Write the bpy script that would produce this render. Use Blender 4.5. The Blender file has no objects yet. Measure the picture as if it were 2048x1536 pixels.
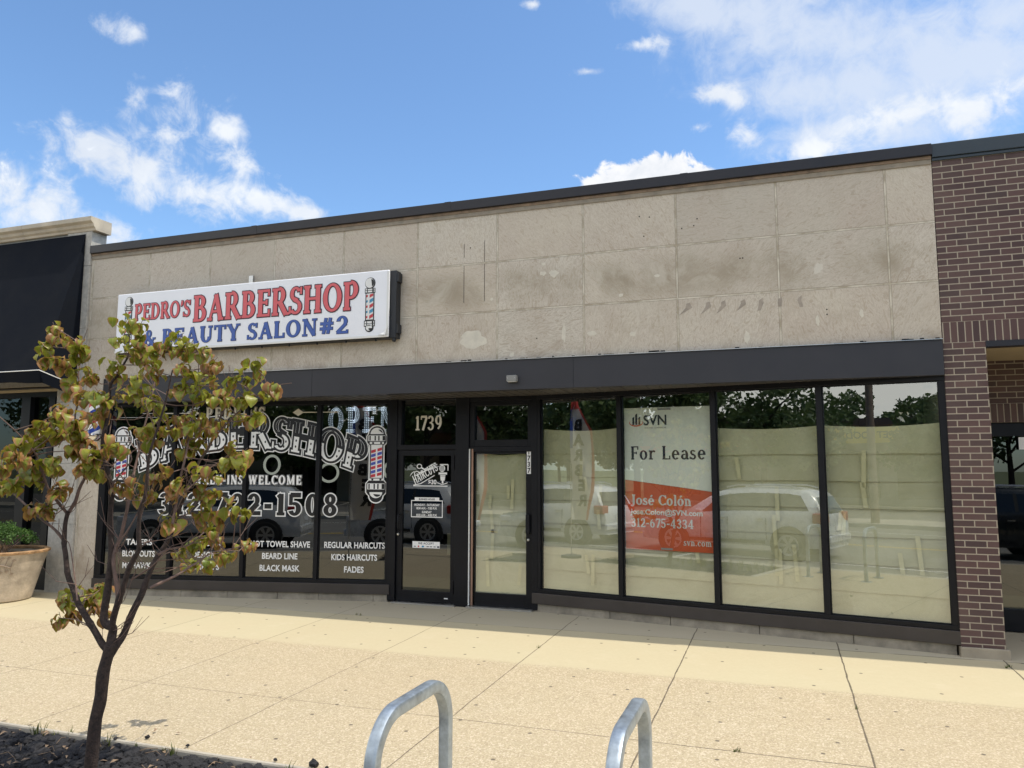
import bpy, math, random
from mathutils import Vector, Matrix, Euler, noise
R = math.radians
C = bpy.context.scene.collection
scene = bpy.context.scene

# ------------------------------------------------------------------ camera
CAM = Vector((0.0, -9.0, 1.8675))
F_PX, YAW, PITCH, ROLL = 1534.04, R(-19.1539), R(6.3083), R(0.0859)
_f = Vector((math.sin(YAW)*math.cos(PITCH), math.cos(YAW)*math.cos(PITCH), math.sin(PITCH)))
_r = Vector((math.cos(YAW), -math.sin(YAW), 0)); _u = _r.cross(_f)
_r2 = _r*math.cos(ROLL) + _u*math.sin(ROLL); _u2 = _r2.cross(_f)
cd = bpy.data.cameras.new('camera'); cam = bpy.data.objects.new('camera', cd); C.objects.link(cam)
cam.matrix_world = Matrix(((_r2.x, _u2.x, -_f.x, CAM.x), (_r2.y, _u2.y, -_f.y, CAM.y), (_r2.z, _u2.z, -_f.z, CAM.z), (0, 0, 0, 1)))
cd.sensor_width = 36.0; cd.lens = F_PX/2048*36.0; cd.clip_start = 0.05; cd.clip_end = 3000
scene.camera = cam
def pix(u, v, dist):
    "point at a distance along the sight line of a photo pixel (only used to place the young tree's limbs in space)"
    d = _r2*((u-1024)/F_PX) - _u2*((v-768)/F_PX) + _f
    return CAM + d*(dist)
def pdir(u, v):
    return (_r2*((u-1024)/F_PX) - _u2*((v-768)/F_PX) + _f).normalized()

# ------------------------------------------------------------------ sun, sky, exposure
SUN_EL, SUN_DIR = R(62), Vector((0.4656, 0.0593, 0.883)).normalized()     # towards the sun: right, a touch behind the shops
scene.view_settings.view_transform = 'Standard'; scene.view_settings.look = 'None'
scene.view_settings.gamma = 1.0; scene.view_settings.exposure = 0.98
sl = bpy.data.lights.new('sun', 'SUN'); so = bpy.data.objects.new('sun', sl); C.objects.link(so)
sl.energy = 2.0; sl.angle = R(0.5); sl.color = (1.0, 0.93, 0.80)
so.rotation_euler = SUN_DIR.to_track_quat('Z', 'Y').to_euler(); so.location = (6, 2, 14)

world = bpy.data.worlds.new('World'); scene.world = world; world.use_nodes = True
nt = world.node_tree; nt.nodes.clear()
def N(nt, t, **kw):
    n = nt.nodes.new(t)
    for k, v in kw.items(): setattr(n, k, v)
    return n
def math_(nt, op, a, b=None, c=None, clamp=False):
    n = nt.nodes.new('ShaderNodeMath'); n.operation = op; n.use_clamp = clamp
    for i, x in enumerate((a, b, c)):
        if x is None: continue
        if isinstance(x, (int, float)): n.inputs[i].default_value = x
        else: nt.links.new(x, n.inputs[i])
    return n.outputs[0]
def maprange(nt, v, a, b, c, d, smooth=False):
    n = nt.nodes.new('ShaderNodeMapRange'); n.clamp = True
    if smooth: n.interpolation_type = 'SMOOTHSTEP'
    nt.links.new(v, n.inputs[0])
    for i, x in enumerate((a, b, c, d)): n.inputs[1+i].default_value = x
    return n.outputs[0]
sky = N(nt, 'ShaderNodeTexSky'); sky.sky_type = 'NISHITA'; sky.sun_disc = False
sky.sun_elevation = SUN_EL; sky.sun_rotation = math.atan2(SUN_DIR.x, SUN_DIR.y)
sky.air_density = 1.0; sky.dust_density = 0.6; sky.ozone_density = 1.6; sky.altitude = 180
bg = N(nt, 'ShaderNodeBackground'); bg.inputs[1].default_value = 0.15
outw = N(nt, 'ShaderNodeOutputWorld'); nt.links.new(bg.outputs[0], outw.inputs[0])
tc = N(nt, 'ShaderNodeTexCoord'); sp = N(nt, 'ShaderNodeSeparateXYZ'); nt.links.new(tc.outputs['Generated'], sp.inputs[0])
az = math_(nt, 'ARCTAN2', sp.outputs[0], sp.outputs[1]); el = math_(nt, 'ARCSINE', sp.outputs[2])
azel = N(nt, 'ShaderNodeCombineXYZ'); nt.links.new(az, azel.inputs[0]); nt.links.new(el, azel.inputs[1])
# clouds: (azimuth, elevation, half-width, half-height in degrees, tilt)
def cl(u, v, w, h, rot=0):
    d = pdir(u, v); a0 = math.degrees(math.atan2(d.x, d.y)); e0 = math.degrees(math.asin(d.z))
    d2 = pdir(u+10, v); k = math.degrees(d.angle(d2))/10
    return (a0, e0, w*k/math.cos(R(e0)), h*k, rot)
CUMULUS = [cl(262, 62, 62, 40), cl(350, 215, 80, 95, 20), cl(330, 270, 90, 70), cl(275, 195, 44, 70), cl(190, 310, 120, 55, -18), cl(270, 350, 140, 75, -15),
    cl(400, 392, 150, 55), cl(520, 400, 105, 42, -8), cl(485, 325, 66, 52), cl(455, 265, 48, 34), cl(70, 420, 210, 90, -14), cl(190, 450, 130, 60, -15), cl(-20, 390, 110, 80),
    cl(1500, 270, 52, 34, -25), cl(1460, 195, 52, 22, -12), cl(1395, 255, 30, 14), cl(1290, 90, 44, 16), cl(1176, 143, 30, 9), cl(610, 425, 70, 20),
    cl(1950, 215, 130, 50, 8), cl(1620, 300, 130, 38, 10), cl(1750, 250, 190, 48, 8), cl(1065, 8, 26, 10)]
CRISP = [cl(1275, 372, 108, 52), cl(1318, 345, 78, 38), cl(1215, 375, 52, 30), cl(1385, 355, 60, 24)]
VEIL = [cl(1640, 60, 400, 160, -20), cl(1930, 130, 340, 210), cl(1700, 170, 300, 140, -10), cl(1380, 10, 190, 70, -15), cl(1600, 190, 210, 90, -25), cl(1800, 260, 260, 80), cl(1650, 270, 190, 70)]
rng = random.Random(5); FILL_CLOUDS = []
for k in range(17):   # added overbright clouds, behind and overhead, to brighten the shaded shop fronts
    a0 = rng.uniform(75, 285); e0 = rng.uniform(6, 75)
    FILL_CLOUDS.append((a0 if a0 < 180 else a0-360, e0, rng.uniform(22, 40), rng.uniform(10, 20), rng.uniform(-15, 15)))
def blobs(lst):
    m = None
    for a0, e0, w, h, rot in lst:
        mp = N(nt, 'ShaderNodeMapping'); mp.vector_type = 'TEXTURE'
        mp.inputs['Location'].default_value = (R(a0), R(e0), 0); mp.inputs['Rotation'].default_value = (0, 0, R(rot)); mp.inputs['Scale'].default_value = (R(w), R(h), 1)
        nt.links.new(azel.outputs[0], mp.inputs['Vector'])
        ln = N(nt, 'ShaderNodeVectorMath'); ln.operation = 'LENGTH'; nt.links.new(mp.outputs[0], ln.inputs[0])
        b = math_(nt, 'SUBTRACT', 1.0, ln.outputs['Value'])
        m = b if m is None else math_(nt, 'SMOOTH_MAX', m, b, 0.25)
    return m
def wnoise(scale, detail, rough, dist=0.0):
    n = N(nt, 'ShaderNodeTexNoise'); n.inputs['Scale'].default_value = scale; n.inputs['Detail'].default_value = detail
    n.inputs['Roughness'].default_value = rough; n.inputs['Distortion'].default_value = dist
    nt.links.new(tc.outputs['Generated'], n.inputs['Vector']); return n.outputs[0]
nzA = wnoise(9.0, 14, 0.60, 0.6); nzB = wnoise(30.0, 12, 0.62, 0.5); nz2 = wnoise(5.0, 10, 0.65, 0.3)
nz = math_(nt, 'ADD', math_(nt, 'MULTIPLY', nzA, 0.55), math_(nt, 'MULTIPLY', nzB, 0.45))
cm = math_(nt, 'MULTIPLY_ADD', math_(nt, 'SUBTRACT', nz, 0.5), 6.4, math_(nt, 'ADD', blobs(CUMULUS), .16))
vm = math_(nt, 'MULTIPLY_ADD', math_(nt, 'SUBTRACT', nz, 0.5), 2.9, math_(nt, 'ADD', blobs(VEIL), .10))
ca = math_(nt, 'MULTIPLY', maprange(nt, cm, 0.05, 1.35, 0, 1, True), 0.92)
va = math_(nt, 'MULTIPLY', maprange(nt, vm, -0.05, 1.0, 0, 1, True), 0.78)
CLOUD = (2.95, 3.1, 3.35)
skyg = N(nt, 'ShaderNodeMix', data_type='RGBA', blend_type='MULTIPLY'); skyg.inputs['Factor'].default_value = 1.0
nt.links.new(sky.outputs[0], skyg.inputs['A']); skyg.inputs['B'].default_value = (.55, .66, .735, 1)
mx1 = N(nt, 'ShaderNodeMix', data_type='RGBA'); nt.links.new(va, mx1.inputs['Factor']); nt.links.new(skyg.outputs['Result'], mx1.inputs['A']); mx1.inputs['B'].default_value = (CLOUD[0]*.9, CLOUD[1]*.93, CLOUD[2]*.97, 1)
mx2 = N(nt, 'ShaderNodeMix', data_type='RGBA'); nt.links.new(ca, mx2.inputs['Factor']); nt.links.new(mx1.outputs['Result'], mx2.inputs['A'])
cc = N(nt, 'ShaderNodeMix', data_type='RGBA'); nt.links.new(maprange(nt, nz2, .35, .65, 0, 1), cc.inputs['Factor'])
cc.inputs['A'].default_value = (CLOUD[0]*.86, CLOUD[1]*.89, CLOUD[2]*.93, 1); cc.inputs['B'].default_value = (CLOUD[0]*1.12, CLOUD[1]*1.1, CLOUD[2]*1.05, 1)
nt.links.new(cc.outputs['Result'], mx2.inputs['B'])
km = maprange(nt, math_(nt, 'MULTIPLY_ADD', math_(nt, 'SUBTRACT', nzB, 0.5), 1.9, math_(nt, 'ADD', blobs(CRISP), .05)), .0, .28, 0, .97, True)
mxk = N(nt, 'ShaderNodeMix', data_type='RGBA'); nt.links.new(km, mxk.inputs['Factor']); nt.links.new(mx2.outputs['Result'], mxk.inputs['A'])
kc = N(nt, 'ShaderNodeMix', data_type='RGBA'); nt.links.new(maprange(nt, nzB, .38, .62, 0, 1), kc.inputs['Factor']); kc.inputs['A'].default_value = (2.95, 3.05, 3.2, 1); kc.inputs['B'].default_value = (3.5, 3.5, 3.55, 1); nt.links.new(kc.outputs['Result'], mxk.inputs['B'])
bm = maprange(nt, math_(nt, 'MULTIPLY_ADD', math_(nt, 'SUBTRACT', nz, 0.5), 4.0, blobs(FILL_CLOUDS)), -.1, .7, 0, .95, True)   # added unseen clouds, brighter than sunlit ones, as fill light on the wall
mx3 = N(nt, 'ShaderNodeMix', data_type='RGBA'); nt.links.new(bm, mx3.inputs['Factor']); nt.links.new(mxk.outputs['Result'], mx3.inputs['A']); mx3.inputs['B'].default_value = (6.5, 6.35, 6.0, 1)
nt.links.new(mx3.outputs['Result'], bg.inputs[0])
scene.cycles.use_denoising = True
scene.cycles.max_bounces = 10; scene.cycles.transparent_max_bounces = 16
scene.cycles.caustics_reflective = False; scene.cycles.caustics_refractive = False

# ------------------------------------------------------------------ materials
def lin(r, g, b):
    f = lambda c: (c/255/12.92) if c/255 <= .04045 else ((c/255+.055)/1.055)**2.4
    return (f(r), f(g), f(b))
def new_mat(name):
    m = bpy.data.materials.new(name); m.use_nodes = True
    return m, m.node_tree, m.node_tree.nodes['Principled BSDF']
def mat(name, col, rough=.6, metal=0.0, var=0.0, vscale=6.0, bump=0.0, bscale=60.0, spec=None, emit=None, coords='Object'):
    m, t, p = new_mat(name)
    p.inputs['Base Color'].default_value = (*col, 1); p.inputs['Roughness'].default_value = rough; p.inputs['Metallic'].default_value = metal
    if spec is not None: p.inputs['Specular IOR Level'].default_value = spec
    if emit: p.inputs['Emission Color'].default_value = (*emit[0], 1); p.inputs['Emission Strength'].default_value = emit[1]
    tcn = N(t, 'ShaderNodeTexCoord')
    if var:
        n = N(t, 'ShaderNodeTexNoise'); n.inputs['Scale'].default_value = vscale; n.inputs['Detail'].default_value = 6; n.inputs['Roughness'].default_value = .65
        t.links.new(tcn.outputs[coords], n.inputs['Vector'])
        mx = N(t, 'ShaderNodeMix', data_type='RGBA'); t.links.new(maprange(t, n.outputs[0], .3, .7, 0, 1), mx.inputs['Factor'])
        mx.inputs['A'].default_value = (*[c*(1-var) for c in col], 1); mx.inputs['B'].default_value = (*[min(1, c*(1+var)) for c in col], 1)
        t.links.new(mx.outputs['Result'], p.inputs['Base Color'])
        t.links.new(maprange(t, n.outputs[0], .3, .7, max(.02, rough*.85), min(1, rough*1.15)), p.inputs['Roughness'])
    if bump:
        n = N(t, 'ShaderNodeTexNoise'); n.inputs['Scale'].default_value = bscale; n.inputs['Detail'].default_value = 5
        t.links.new(tcn.outputs[coords], n.inputs['Vector'])
        b = N(t, 'ShaderNodeBump'); b.inputs['Strength'].default_value = bump; b.inputs['Distance'].default_value = .01
        t.links.new(n.outputs[0], b.inputs['Height']); t.links.new(b.outputs[0], p.inputs['Normal'])
    return m
def wpos(t): return N(t, 'ShaderNodeNewGeometry').outputs['Position']
def noise_(t, vec, scale, detail=6, rough=.6, dist=0.0):
    n = N(t, 'ShaderNodeTexNoise'); n.inputs['Scale'].default_value = scale; n.inputs['Detail'].default_value = detail
    n.inputs['Roughness'].default_value = rough; n.inputs['Distortion'].default_value = dist
    t.links.new(vec, n.inputs['Vector']); return n.outputs[0]
def mixc(t, fac, a, b, blend='MIX'):
    m = N(t, 'ShaderNodeMix', data_type='RGBA', blend_type=blend)
    for s, v in (('Factor', fac), ('A', a), ('B', b)):
        if isinstance(v, tuple): m.inputs[s].default_value = (*v, 1)
        elif isinstance(v, (int, float)): m.inputs[s].default_value = v
        else: t.links.new(v, m.inputs[s])
    return m.outputs['Result']
def xyz(t, vec):
    s = N(t, 'ShaderNodeSeparateXYZ'); t.links.new(vec, s.inputs[0]); return s.outputs
def comb(t, x, y, z=0.0):
    c = N(t, 'ShaderNodeCombineXYZ')
    for i, v in enumerate((x, y, z)):
        if isinstance(v, (int, float)): c.inputs[i].default_value = v
        else: t.links.new(v, c.inputs[i])
    return c.outputs[0]
def bump_(t, p, h, strength, dist=.01):
    b = N(t, 'ShaderNodeBump'); b.inputs['Strength'].default_value = strength; b.inputs['Distance'].default_value = dist
    t.links.new(h, b.inputs['Height']); t.links.new(b.outputs[0], p.inputs['Normal'])

def stone_material():
    m, t, p = new_mat('facade_stone'); v = wpos(t); x, y, z = xyz(t, v)
    # slab grid: 1.13 m wide, courses at 3.859 and 4.503
    u = math_(t, 'DIVIDE', math_(t, 'ADD', x, 10.108), 1.13)
    wob = math_(t, 'MULTIPLY', math_(t, 'SUBTRACT', noise_(t, v, 3.0, 4), .5), .022)
    ju = math_(t, 'MULTIPLY', math_(t, 'ABSOLUTE', math_(t, 'SUBTRACT', math_(t, 'FRACT', math_(t, 'ADD', u, .5)), .5)), 1.13)
    jz1 = math_(t, 'ABSOLUTE', math_(t, 'SUBTRACT', z, 3.859)); jz2 = math_(t, 'ABSOLUTE', math_(t, 'SUBTRACT', z, 4.503))
    jm = math_(t, 'MINIMUM', math_(t, 'MINIMUM', jz1, jz2), ju)
    jw = math_(t, 'ADD', .003, math_(t, 'MULTIPLY', noise_(t, v, 9.0, 5, .7), .009))
    joint = maprange(t, math_(t, 'SUBTRACT', jm, jw), -.003, .003, 1, 0)
    jdark = maprange(t, math_(t, 'SUBTRACT', jm, math_(t, 'ADD', jw, .004)), -.003, .008, 1, 0)
    row = math_(t, 'ADD', math_(t, 'GREATER_THAN', z, 3.859), math_(t, 'GREATER_THAN', z, 4.503))
    cell = comb(t, math_(t, 'FLOOR', u), row, 3.0)
    wn = N(t, 'ShaderNodeTexWhiteNoise', noise_dimensions='3D'); t.links.new(cell, wn.inputs['Vector'])
    ang = math_(t, 'MULTIPLY', wn.outputs['Value'], 3.1)
    vr = N(t, 'ShaderNodeVectorRotate', rotation_type='Y_AXIS'); t.links.new(v, vr.inputs['Vector']); t.links.new(ang, vr.inputs['Angle'])
    off = N(t, 'ShaderNodeVectorMath', operation='MULTIPLY_ADD'); t.links.new(wn.outputs['Color'], off.inputs[0]); off.inputs[1].default_value = (9, 9, 9); t.links.new(vr.outputs[0], off.inputs[2])
    mp = N(t, 'ShaderNodeMapping'); mp.inputs['Scale'].default_value = (1.0, 1.0, 3.2); t.links.new(off.outputs[0], mp.inputs['Vector'])
    veins = noise_(t, mp.outputs[0], 4.2, 10, .72, 3.4)
    vein = maprange(t, math_(t, 'ABSOLUTE', math_(t, 'SUBTRACT', veins, .5)), 0, .065, 1, 0)
    fine = noise_(t, v, 70, 6, .7); cloud = noise_(t, off.outputs[0], 1.3, 6, .6, .6); stain = noise_(t, v, 1.1, 7, .62, .4)
    c = mixc(t, wn.outputs['Value'], (.445, .395, .32), (.55, .47, .36))
    c = mixc(t, maprange(t, cloud, .35, .7, 0, .75), c, (.425, .34, .27))
    c = mixc(t, math_(t, 'MULTIPLY', vein, maprange(t, wn.outputs['Color'], 0, 1, .35, .9)), c, (.68, .64, .56))
    c = mixc(t, maprange(t, veins, .52, .70, 0, .32), c, (.33, .28, .22)); c = mixc(t, maprange(t, veins, .47, .34, 0, .4), c, (.52, .49, .43))
    mid = math_(t, 'MULTIPLY', maprange(t, z, 3.75, 4.15, 0, 1, True), maprange(t, z, 4.15, 4.52, 1, 0, True))
    c = mixc(t, math_(t, 'MULTIPLY', mid, maprange(t, stain, .38, .60, 0, .85)), c, (.31, .26, .185))
    low = maprange(t, z, 3.2, 3.9, 1, .25)
    c = mixc(t, math_(t, 'MULTIPLY', low, maprange(t, noise_(t, v, 2.3, 7, .6, .8), .48, .68, 0, .75)), c, (.355, .285, .215))
    c = mixc(t, math_(t, 'MULTIPLY', mid, maprange(t, noise_(t, v, 1.6, 8, .7, 1.0), .50, .64, 0, .6)), c, (.60, .55, .46))
    c = mixc(t, maprange(t, fine, .3, .7, .0, .13), c, (.24, .21, .17))
    spots = noise_(t, v, 3.1, 3, .5); c = mixc(t, maprange(t, spots, .735, .75, 0, .8), c, (.60, .56, .48))
    c = mixc(t, math_(t, 'MULTIPLY', jdark, .55), c, (.17, .14, .10))
    c = mixc(t, joint, c, mixc(t, maprange(t, noise_(t, v, 5, 4), .4, .6, 0, 1), (.36, .31, .225), (.62, .57, .47)))
    t.links.new(c, p.inputs['Base Color']); p.inputs['Roughness'].default_value = .75
    h = math_(t, 'SUBTRACT', math_(t, 'ADD', math_(t, 'MULTIPLY', veins, .25), math_(t, 'MULTIPLY', fine, .12)), math_(t, 'MULTIPLY', jdark, .3))
    bump_(t, p, h, .35, .01); return m

def brick_material(name, rowz, phase, soldier=False, dark=1.0):
    m, t, p = new_mat(name); v = wpos(t); x, y, z = xyz(t, v)
    b = N(t, 'ShaderNodeTexBrick')
    xx = math_(t, 'SUBTRACT', x, phase); zz = math_(t, 'SUBTRACT', z, rowz)
    if soldier: t.links.new(comb(t, math_(t, 'ADD', zz, .005), xx), b.inputs['Vector'])
    else: t.links.new(comb(t, math_(t, 'ADD', xx, math_(t, 'MULTIPLY', y, 1.0)), zz), b.inputs['Vector'])
    b.inputs['Scale'].default_value = 1; b.inputs['Brick Width'].default_value = .30 if soldier else .1975
    b.inputs['Row Height'].default_value = .0679; b.inputs['Mortar Size'].default_value = .0058; b.inputs['Mortar Smooth'].default_value = .15
    b.offset = 0.0 if soldier else .5; b.inputs['Bias'].default_value = 0
    b.inputs['Color1'].default_value = (.112*dark, .062*dark, .056*dark, 1); b.inputs['Color2'].default_value = (.058*dark, .034*dark, .034*dark, 1)
    mort = mixc(t, noise_(t, v, 40, 4), (.30*dark, .26*dark, .20*dark), (.46*dark, .40*dark, .31*dark))
    t.links.new(mort, b.inputs['Mortar'])
    c = mixc(t, maprange(t, noise_(t, v, 160, 4, .7), .35, .75, 0, .35), b.outputs['Color'], (.05, .03, .03))
    c = mixc(t, maprange(t, noise_(t, v, 1.4, 5), .45, .75, 0, .18), c, (.25, .2, .16))
    t.links.new(c, p.inputs['Base Color']); p.inputs['Roughness'].default_value = .8
    h = math_(t, 'ADD', math_(t, 'MULTIPLY', b.outputs['Fac'], -1.0), math_(t, 'MULTIPLY', noise_(t, v, 220, 3), .35))
    bump_(t, p, h, .5, .006); return m

def pavement_material():
    m, t, p = new_mat('aggregate_concrete'); v = wpos(t); x, y, z = xyz(t, v)
    wob = math_(t, 'MULTIPLY', math_(t, 'SUBTRACT', noise_(t, v, 2.2, 5, .65), .5), .05)
    smooth = maprange(t, math_(t, 'ADD', y, math_(t, 'MULTIPLY', wob, 2.0)), -1.72, -1.58, 0, 1)
    # exposed stones and their paste
    vo = N(t, 'ShaderNodeTexVoronoi'); vo.inputs['Scale'].default_value = 150; t.links.new(v, vo.inputs['Vector'])
    vo2 = N(t, 'ShaderNodeTexVoronoi'); vo2.inputs['Scale'].default_value = 85; t.links.new(v, vo2.inputs['Vector'])
    stones = mixc(t, xyz(t, vo.outputs['Color'])[0], (.30, .24, .150), (.59, .50, .34))
    stones = mixc(t, maprange(t, xyz(t, vo2.outputs['Color'])[1], .80, .82, 0, .8), stones, (.74, .64, .49))
    stones = mixc(t, maprange(t, xyz(t, vo2.outputs['Color'])[2], .88, .9, 0, .7), stones, (.25, .18, .12))
    paste = mixc(t, noise_(t, v, 30, 8, .75), (.46, .40, .262), (.56, .495, .335))
    c = mixc(t, smooth, mixc(t, .42, stones, (.455, .38, .255)), paste)
    big = noise_(t, v, .9, 7, .6); c = mixc(t, maprange(t, big, .38, .68, 0, .16), c, (.52, .40, .26))
    c = mixc(t, maprange(t, noise_(t, v, 3.0, 6, .65), .55, .75, 0, .18), c, (.64, .56, .43))
    back = maprange(t, math_(t, 'ADD', y, math_(t, 'MULTIPLY', wob, .6)), -.12, -.10, 0, 1)
    c = mixc(t, math_(t, 'MULTIPLY', back, .55), c, (.42, .38, .31))
    # joints: cross joints every 1.5 m, one long joint, faint tooled lines
    u = math_(t, 'DIVIDE', math_(t, 'ADD', math_(t, 'SUBTRACT', x, .515), math_(t, 'MULTIPLY', wob, .6)), 1.497)
    jx = math_(t, 'MULTIPLY', math_(t, 'ABSOLUTE', math_(t, 'SUBTRACT', math_(t, 'FRACT', math_(t, 'ADD', u, .5)), .5)), 1.497)
    yy = math_(t, 'ADD', y, math_(t, 'MULTIPLY', wob, .35))
    jw = math_(t, 'MULTIPLY_ADD', noise_(t, v, 6, 5, .7), .011, .0005)
    # the right hand joints have opened wider than the left hand ones
    jw = math_(t, 'MULTIPLY', jw, maprange(t, x, -3.5, 1.0, .62, 1.3))
    def line(dist, k=1.0, soft=.0025): return maprange(t, math_(t, 'SUBTRACT', dist, math_(t, 'MULTIPLY', jw, k)), -soft, soft, 1, 0)
    j = line(jx, .9)
    j = math_(t, 'MAXIMUM', j, line(math_(t, 'ABSOLUTE', math_(t, 'ADD', yy, 3.32)), .75))
    j = math_(t, 'MAXIMUM', j, math_(t, 'MULTIPLY', line(math_(t, 'ABSOLUTE', math_(t, 'ADD', yy, .105)), .9), maprange(t, noise_(t, v, 2.5, 4), .38, .5, 0, 1)))
    j = math_(t, 'MAXIMUM', j, math_(t, 'MULTIPLY', line(math_(t, 'ABSOLUTE', math_(t, 'ADD', yy, 1.66)), .35), .45))
    j = math_(t, 'MAXIMUM', j, math_(t, 'MULTIPLY', line(math_(t, 'ABSOLUTE', math_(t, 'ADD', yy, 2.35)), .3), .35))
    c = mixc(t, math_(t, 'MULTIPLY', j, .88), c, (.075, .06, .045))
    sl = N(t, 'ShaderNodeTexWhiteNoise', noise_dimensions='2D'); t.links.new(comb(t, math_(t, 'FLOOR', u), math_(t, 'FLOOR', math_(t, 'DIVIDE', math_(t, 'ADD', y, 3.32), 1.66))), sl.inputs['Vector'])
    c = mixc(t, maprange(t, sl.outputs['Value'], 0, 1, 0, .13), c, (.36, .29, .19))
    # old chewing gum and oil specks
    vg = N(t, 'ShaderNodeTexVoronoi', voronoi_dimensions='2D'); vg.inputs['Scale'].default_value = 2.3; t.links.new(v, vg.inputs['Vector'])
    gum = math_(t, 'MULTIPLY', maprange(t, vg.outputs['Distance'], .030, .042, 1, 0), math_(t, 'GREATER_THAN', xyz(t, vg.outputs['Color'])[0], .45))
    c = mixc(t, math_(t, 'MULTIPLY', gum, .8), c, (.09, .075, .06))
    t.links.new(c, p.inputs['Base Color']); p.inputs['Roughness'].default_value = .85; p.inputs['Specular IOR Level'].default_value = .3
    h = math_(t, 'SUBTRACT', math_(t, 'MULTIPLY', vo.outputs['Distance'], math_(t, 'SUBTRACT', 1.0, smooth)), math_(t, 'MULTIPLY', j, 2.0))
    bump_(t, p, h, .35, .006); return m

def glass_material(name, tint, refl, ripple=0.0):
    m = bpy.data.materials.new(name); m.use_nodes = True; t = m.node_tree; t.nodes.clear()
    o = N(t, 'ShaderNodeOutputMaterial'); mx = N(t, 'ShaderNodeMixShader'); tr = N(t, 'ShaderNodeBsdfTransparent'); gl = N(t, 'ShaderNodeBsdfGlossy')
    tr.inputs[0].default_value = (*tint, 1); gl.inputs['Roughness'].default_value = 0.0; gl.inputs[0].default_value = (.97, 1, .98, 1)
    lw = N(t, 'ShaderNodeLayerWeight'); lw.inputs[0].default_value = .5      # Schlick fresnel, the same from both sides
    f = math_(t, 'MULTIPLY_ADD', math_(t, 'POWER', lw.outputs['Facing'], 5.0), 1-refl, refl, clamp=True)
    t.links.new(f, mx.inputs[0]); t.links.new(tr.outputs[0], mx.inputs[1]); t.links.new(gl.outputs[0], mx.inputs[2]); t.links.new(mx.outputs[0], o.inputs[0])
    if ripple:
        b = N(t, 'ShaderNodeBump'); b.inputs['Strength'].default_value = ripple; b.inputs['Distance'].default_value = .02
        t.links.new(noise_(t, wpos(t), 1.6, 1, .4), b.inputs['Height']); t.links.new(b.outputs[0], gl.inputs['Normal'])
    return m

def paper_material():
    m, t, p = new_mat('masking_paper'); v = wpos(t); x, y, z = xyz(t, v)
    crease = noise_(t, v, 2.2, 6, .6, .9); fine = noise_(t, v, 120, 3, .6)
    c = mixc(t, maprange(t, crease, .35, .65, 0, 1), (.57, .56, .375), (.68, .665, .475))
    c = mixc(t, maprange(t, fine, .3, .7, 0, .15), c, (.40, .35, .2))
    t.links.new(c, p.inputs['Base Color']); p.inputs['Roughness'].default_value = .7; p.inputs['Specular IOR Level'].default_value = .25
    bump_(t, p, math_(t, 'ADD', crease, math_(t, 'MULTIPLY', fine, .05)), .5, .03); return m

def leaf_material():
    m, t, p = new_mat('scorched_leaf'); uv = N(t, 'ShaderNodeUVMap').outputs[0]; u, v, _ = xyz(t, uv)
    at = N(t, 'ShaderNodeAttribute'); at.attribute_name = 'kind'; k = at.outputs['Fac']; rnd = xyz(t, at.outputs['Color'])
    ob = N(t, 'ShaderNodeTexCoord').outputs['Object']
    edge = math_(t, 'ADD', math_(t, 'ABSOLUTE', math_(t, 'MULTIPLY', u, 1.0)), math_(t, 'MULTIPLY', math_(t, 'SUBTRACT', noise_(t, ob, 28, 5, .7), .5), .9))
    edge = math_(t, 'ADD', edge, math_(t, 'MULTIPLY', v, .35))
    g = mixc(t, rnd[0], (.13, .185, .02), (.31, .325, .035)); g = mixc(t, maprange(t, noise_(t, ob, 14, 4), .4, .7, 0, .5), g, (.40, .33, .04))
    rib = maprange(t, math_(t, 'ABSOLUTE', u), .0, .07, .6, 0); g = mixc(t, rib, g, (.42, .45, .15))
    b = mixc(t, rnd[2], (.22, .09, .026), (.42, .22, .09))
    lim = math_(t, 'SUBTRACT', 1.15, math_(t, 'MULTIPLY', rnd[1], .85))
    f = maprange(t, math_(t, 'SUBTRACT', edge, lim), -.08, .16, 0, 1)
    c = mixc(t, f, g, b)
    t.links.new(c, p.inputs['Base Color']); p.inputs['Roughness'].default_value = .38; p.inputs['Specular IOR Level'].default_value = .5
    tl = N(t, 'ShaderNodeBsdfTranslucent'); t.links.new(mixc(t, .35, c, (.35, .33, .02)), tl.inputs[0])
    mx = N(t, 'ShaderNodeMixShader'); mx.inputs[0].default_value = .36; o = t.nodes['Material Output']
    t.links.new(p.outputs[0], mx.inputs[1]); t.links.new(tl.outputs[0], mx.inputs[2]); t.links.new(mx.outputs[0], o.inputs[0])
    bump_(t, p, noise_(t, ob, 60, 3), .4, .004); return m

def foliage_material(name, a, b):
    m, t, p = new_mat(name); at = N(t, 'ShaderNodeAttribute'); at.attribute_name = 'kind'; r = xyz(t, at.outputs['Color'])
    c = mixc(t, r[0], a, b); t.links.new(c, p.inputs['Base Color']); p.inputs['Roughness'].default_value = .55
    tl = N(t, 'ShaderNodeBsdfTranslucent'); t.links.new(c, tl.inputs[0]); mx = N(t, 'ShaderNodeMixShader'); mx.inputs[0].default_value = .3
    o = t.nodes['Material Output']; t.links.new(p.outputs[0], mx.inputs[1]); t.links.new(tl.outputs[0], mx.inputs[2]); t.links.new(mx.outputs[0], o.inputs[0]); return m

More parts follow.
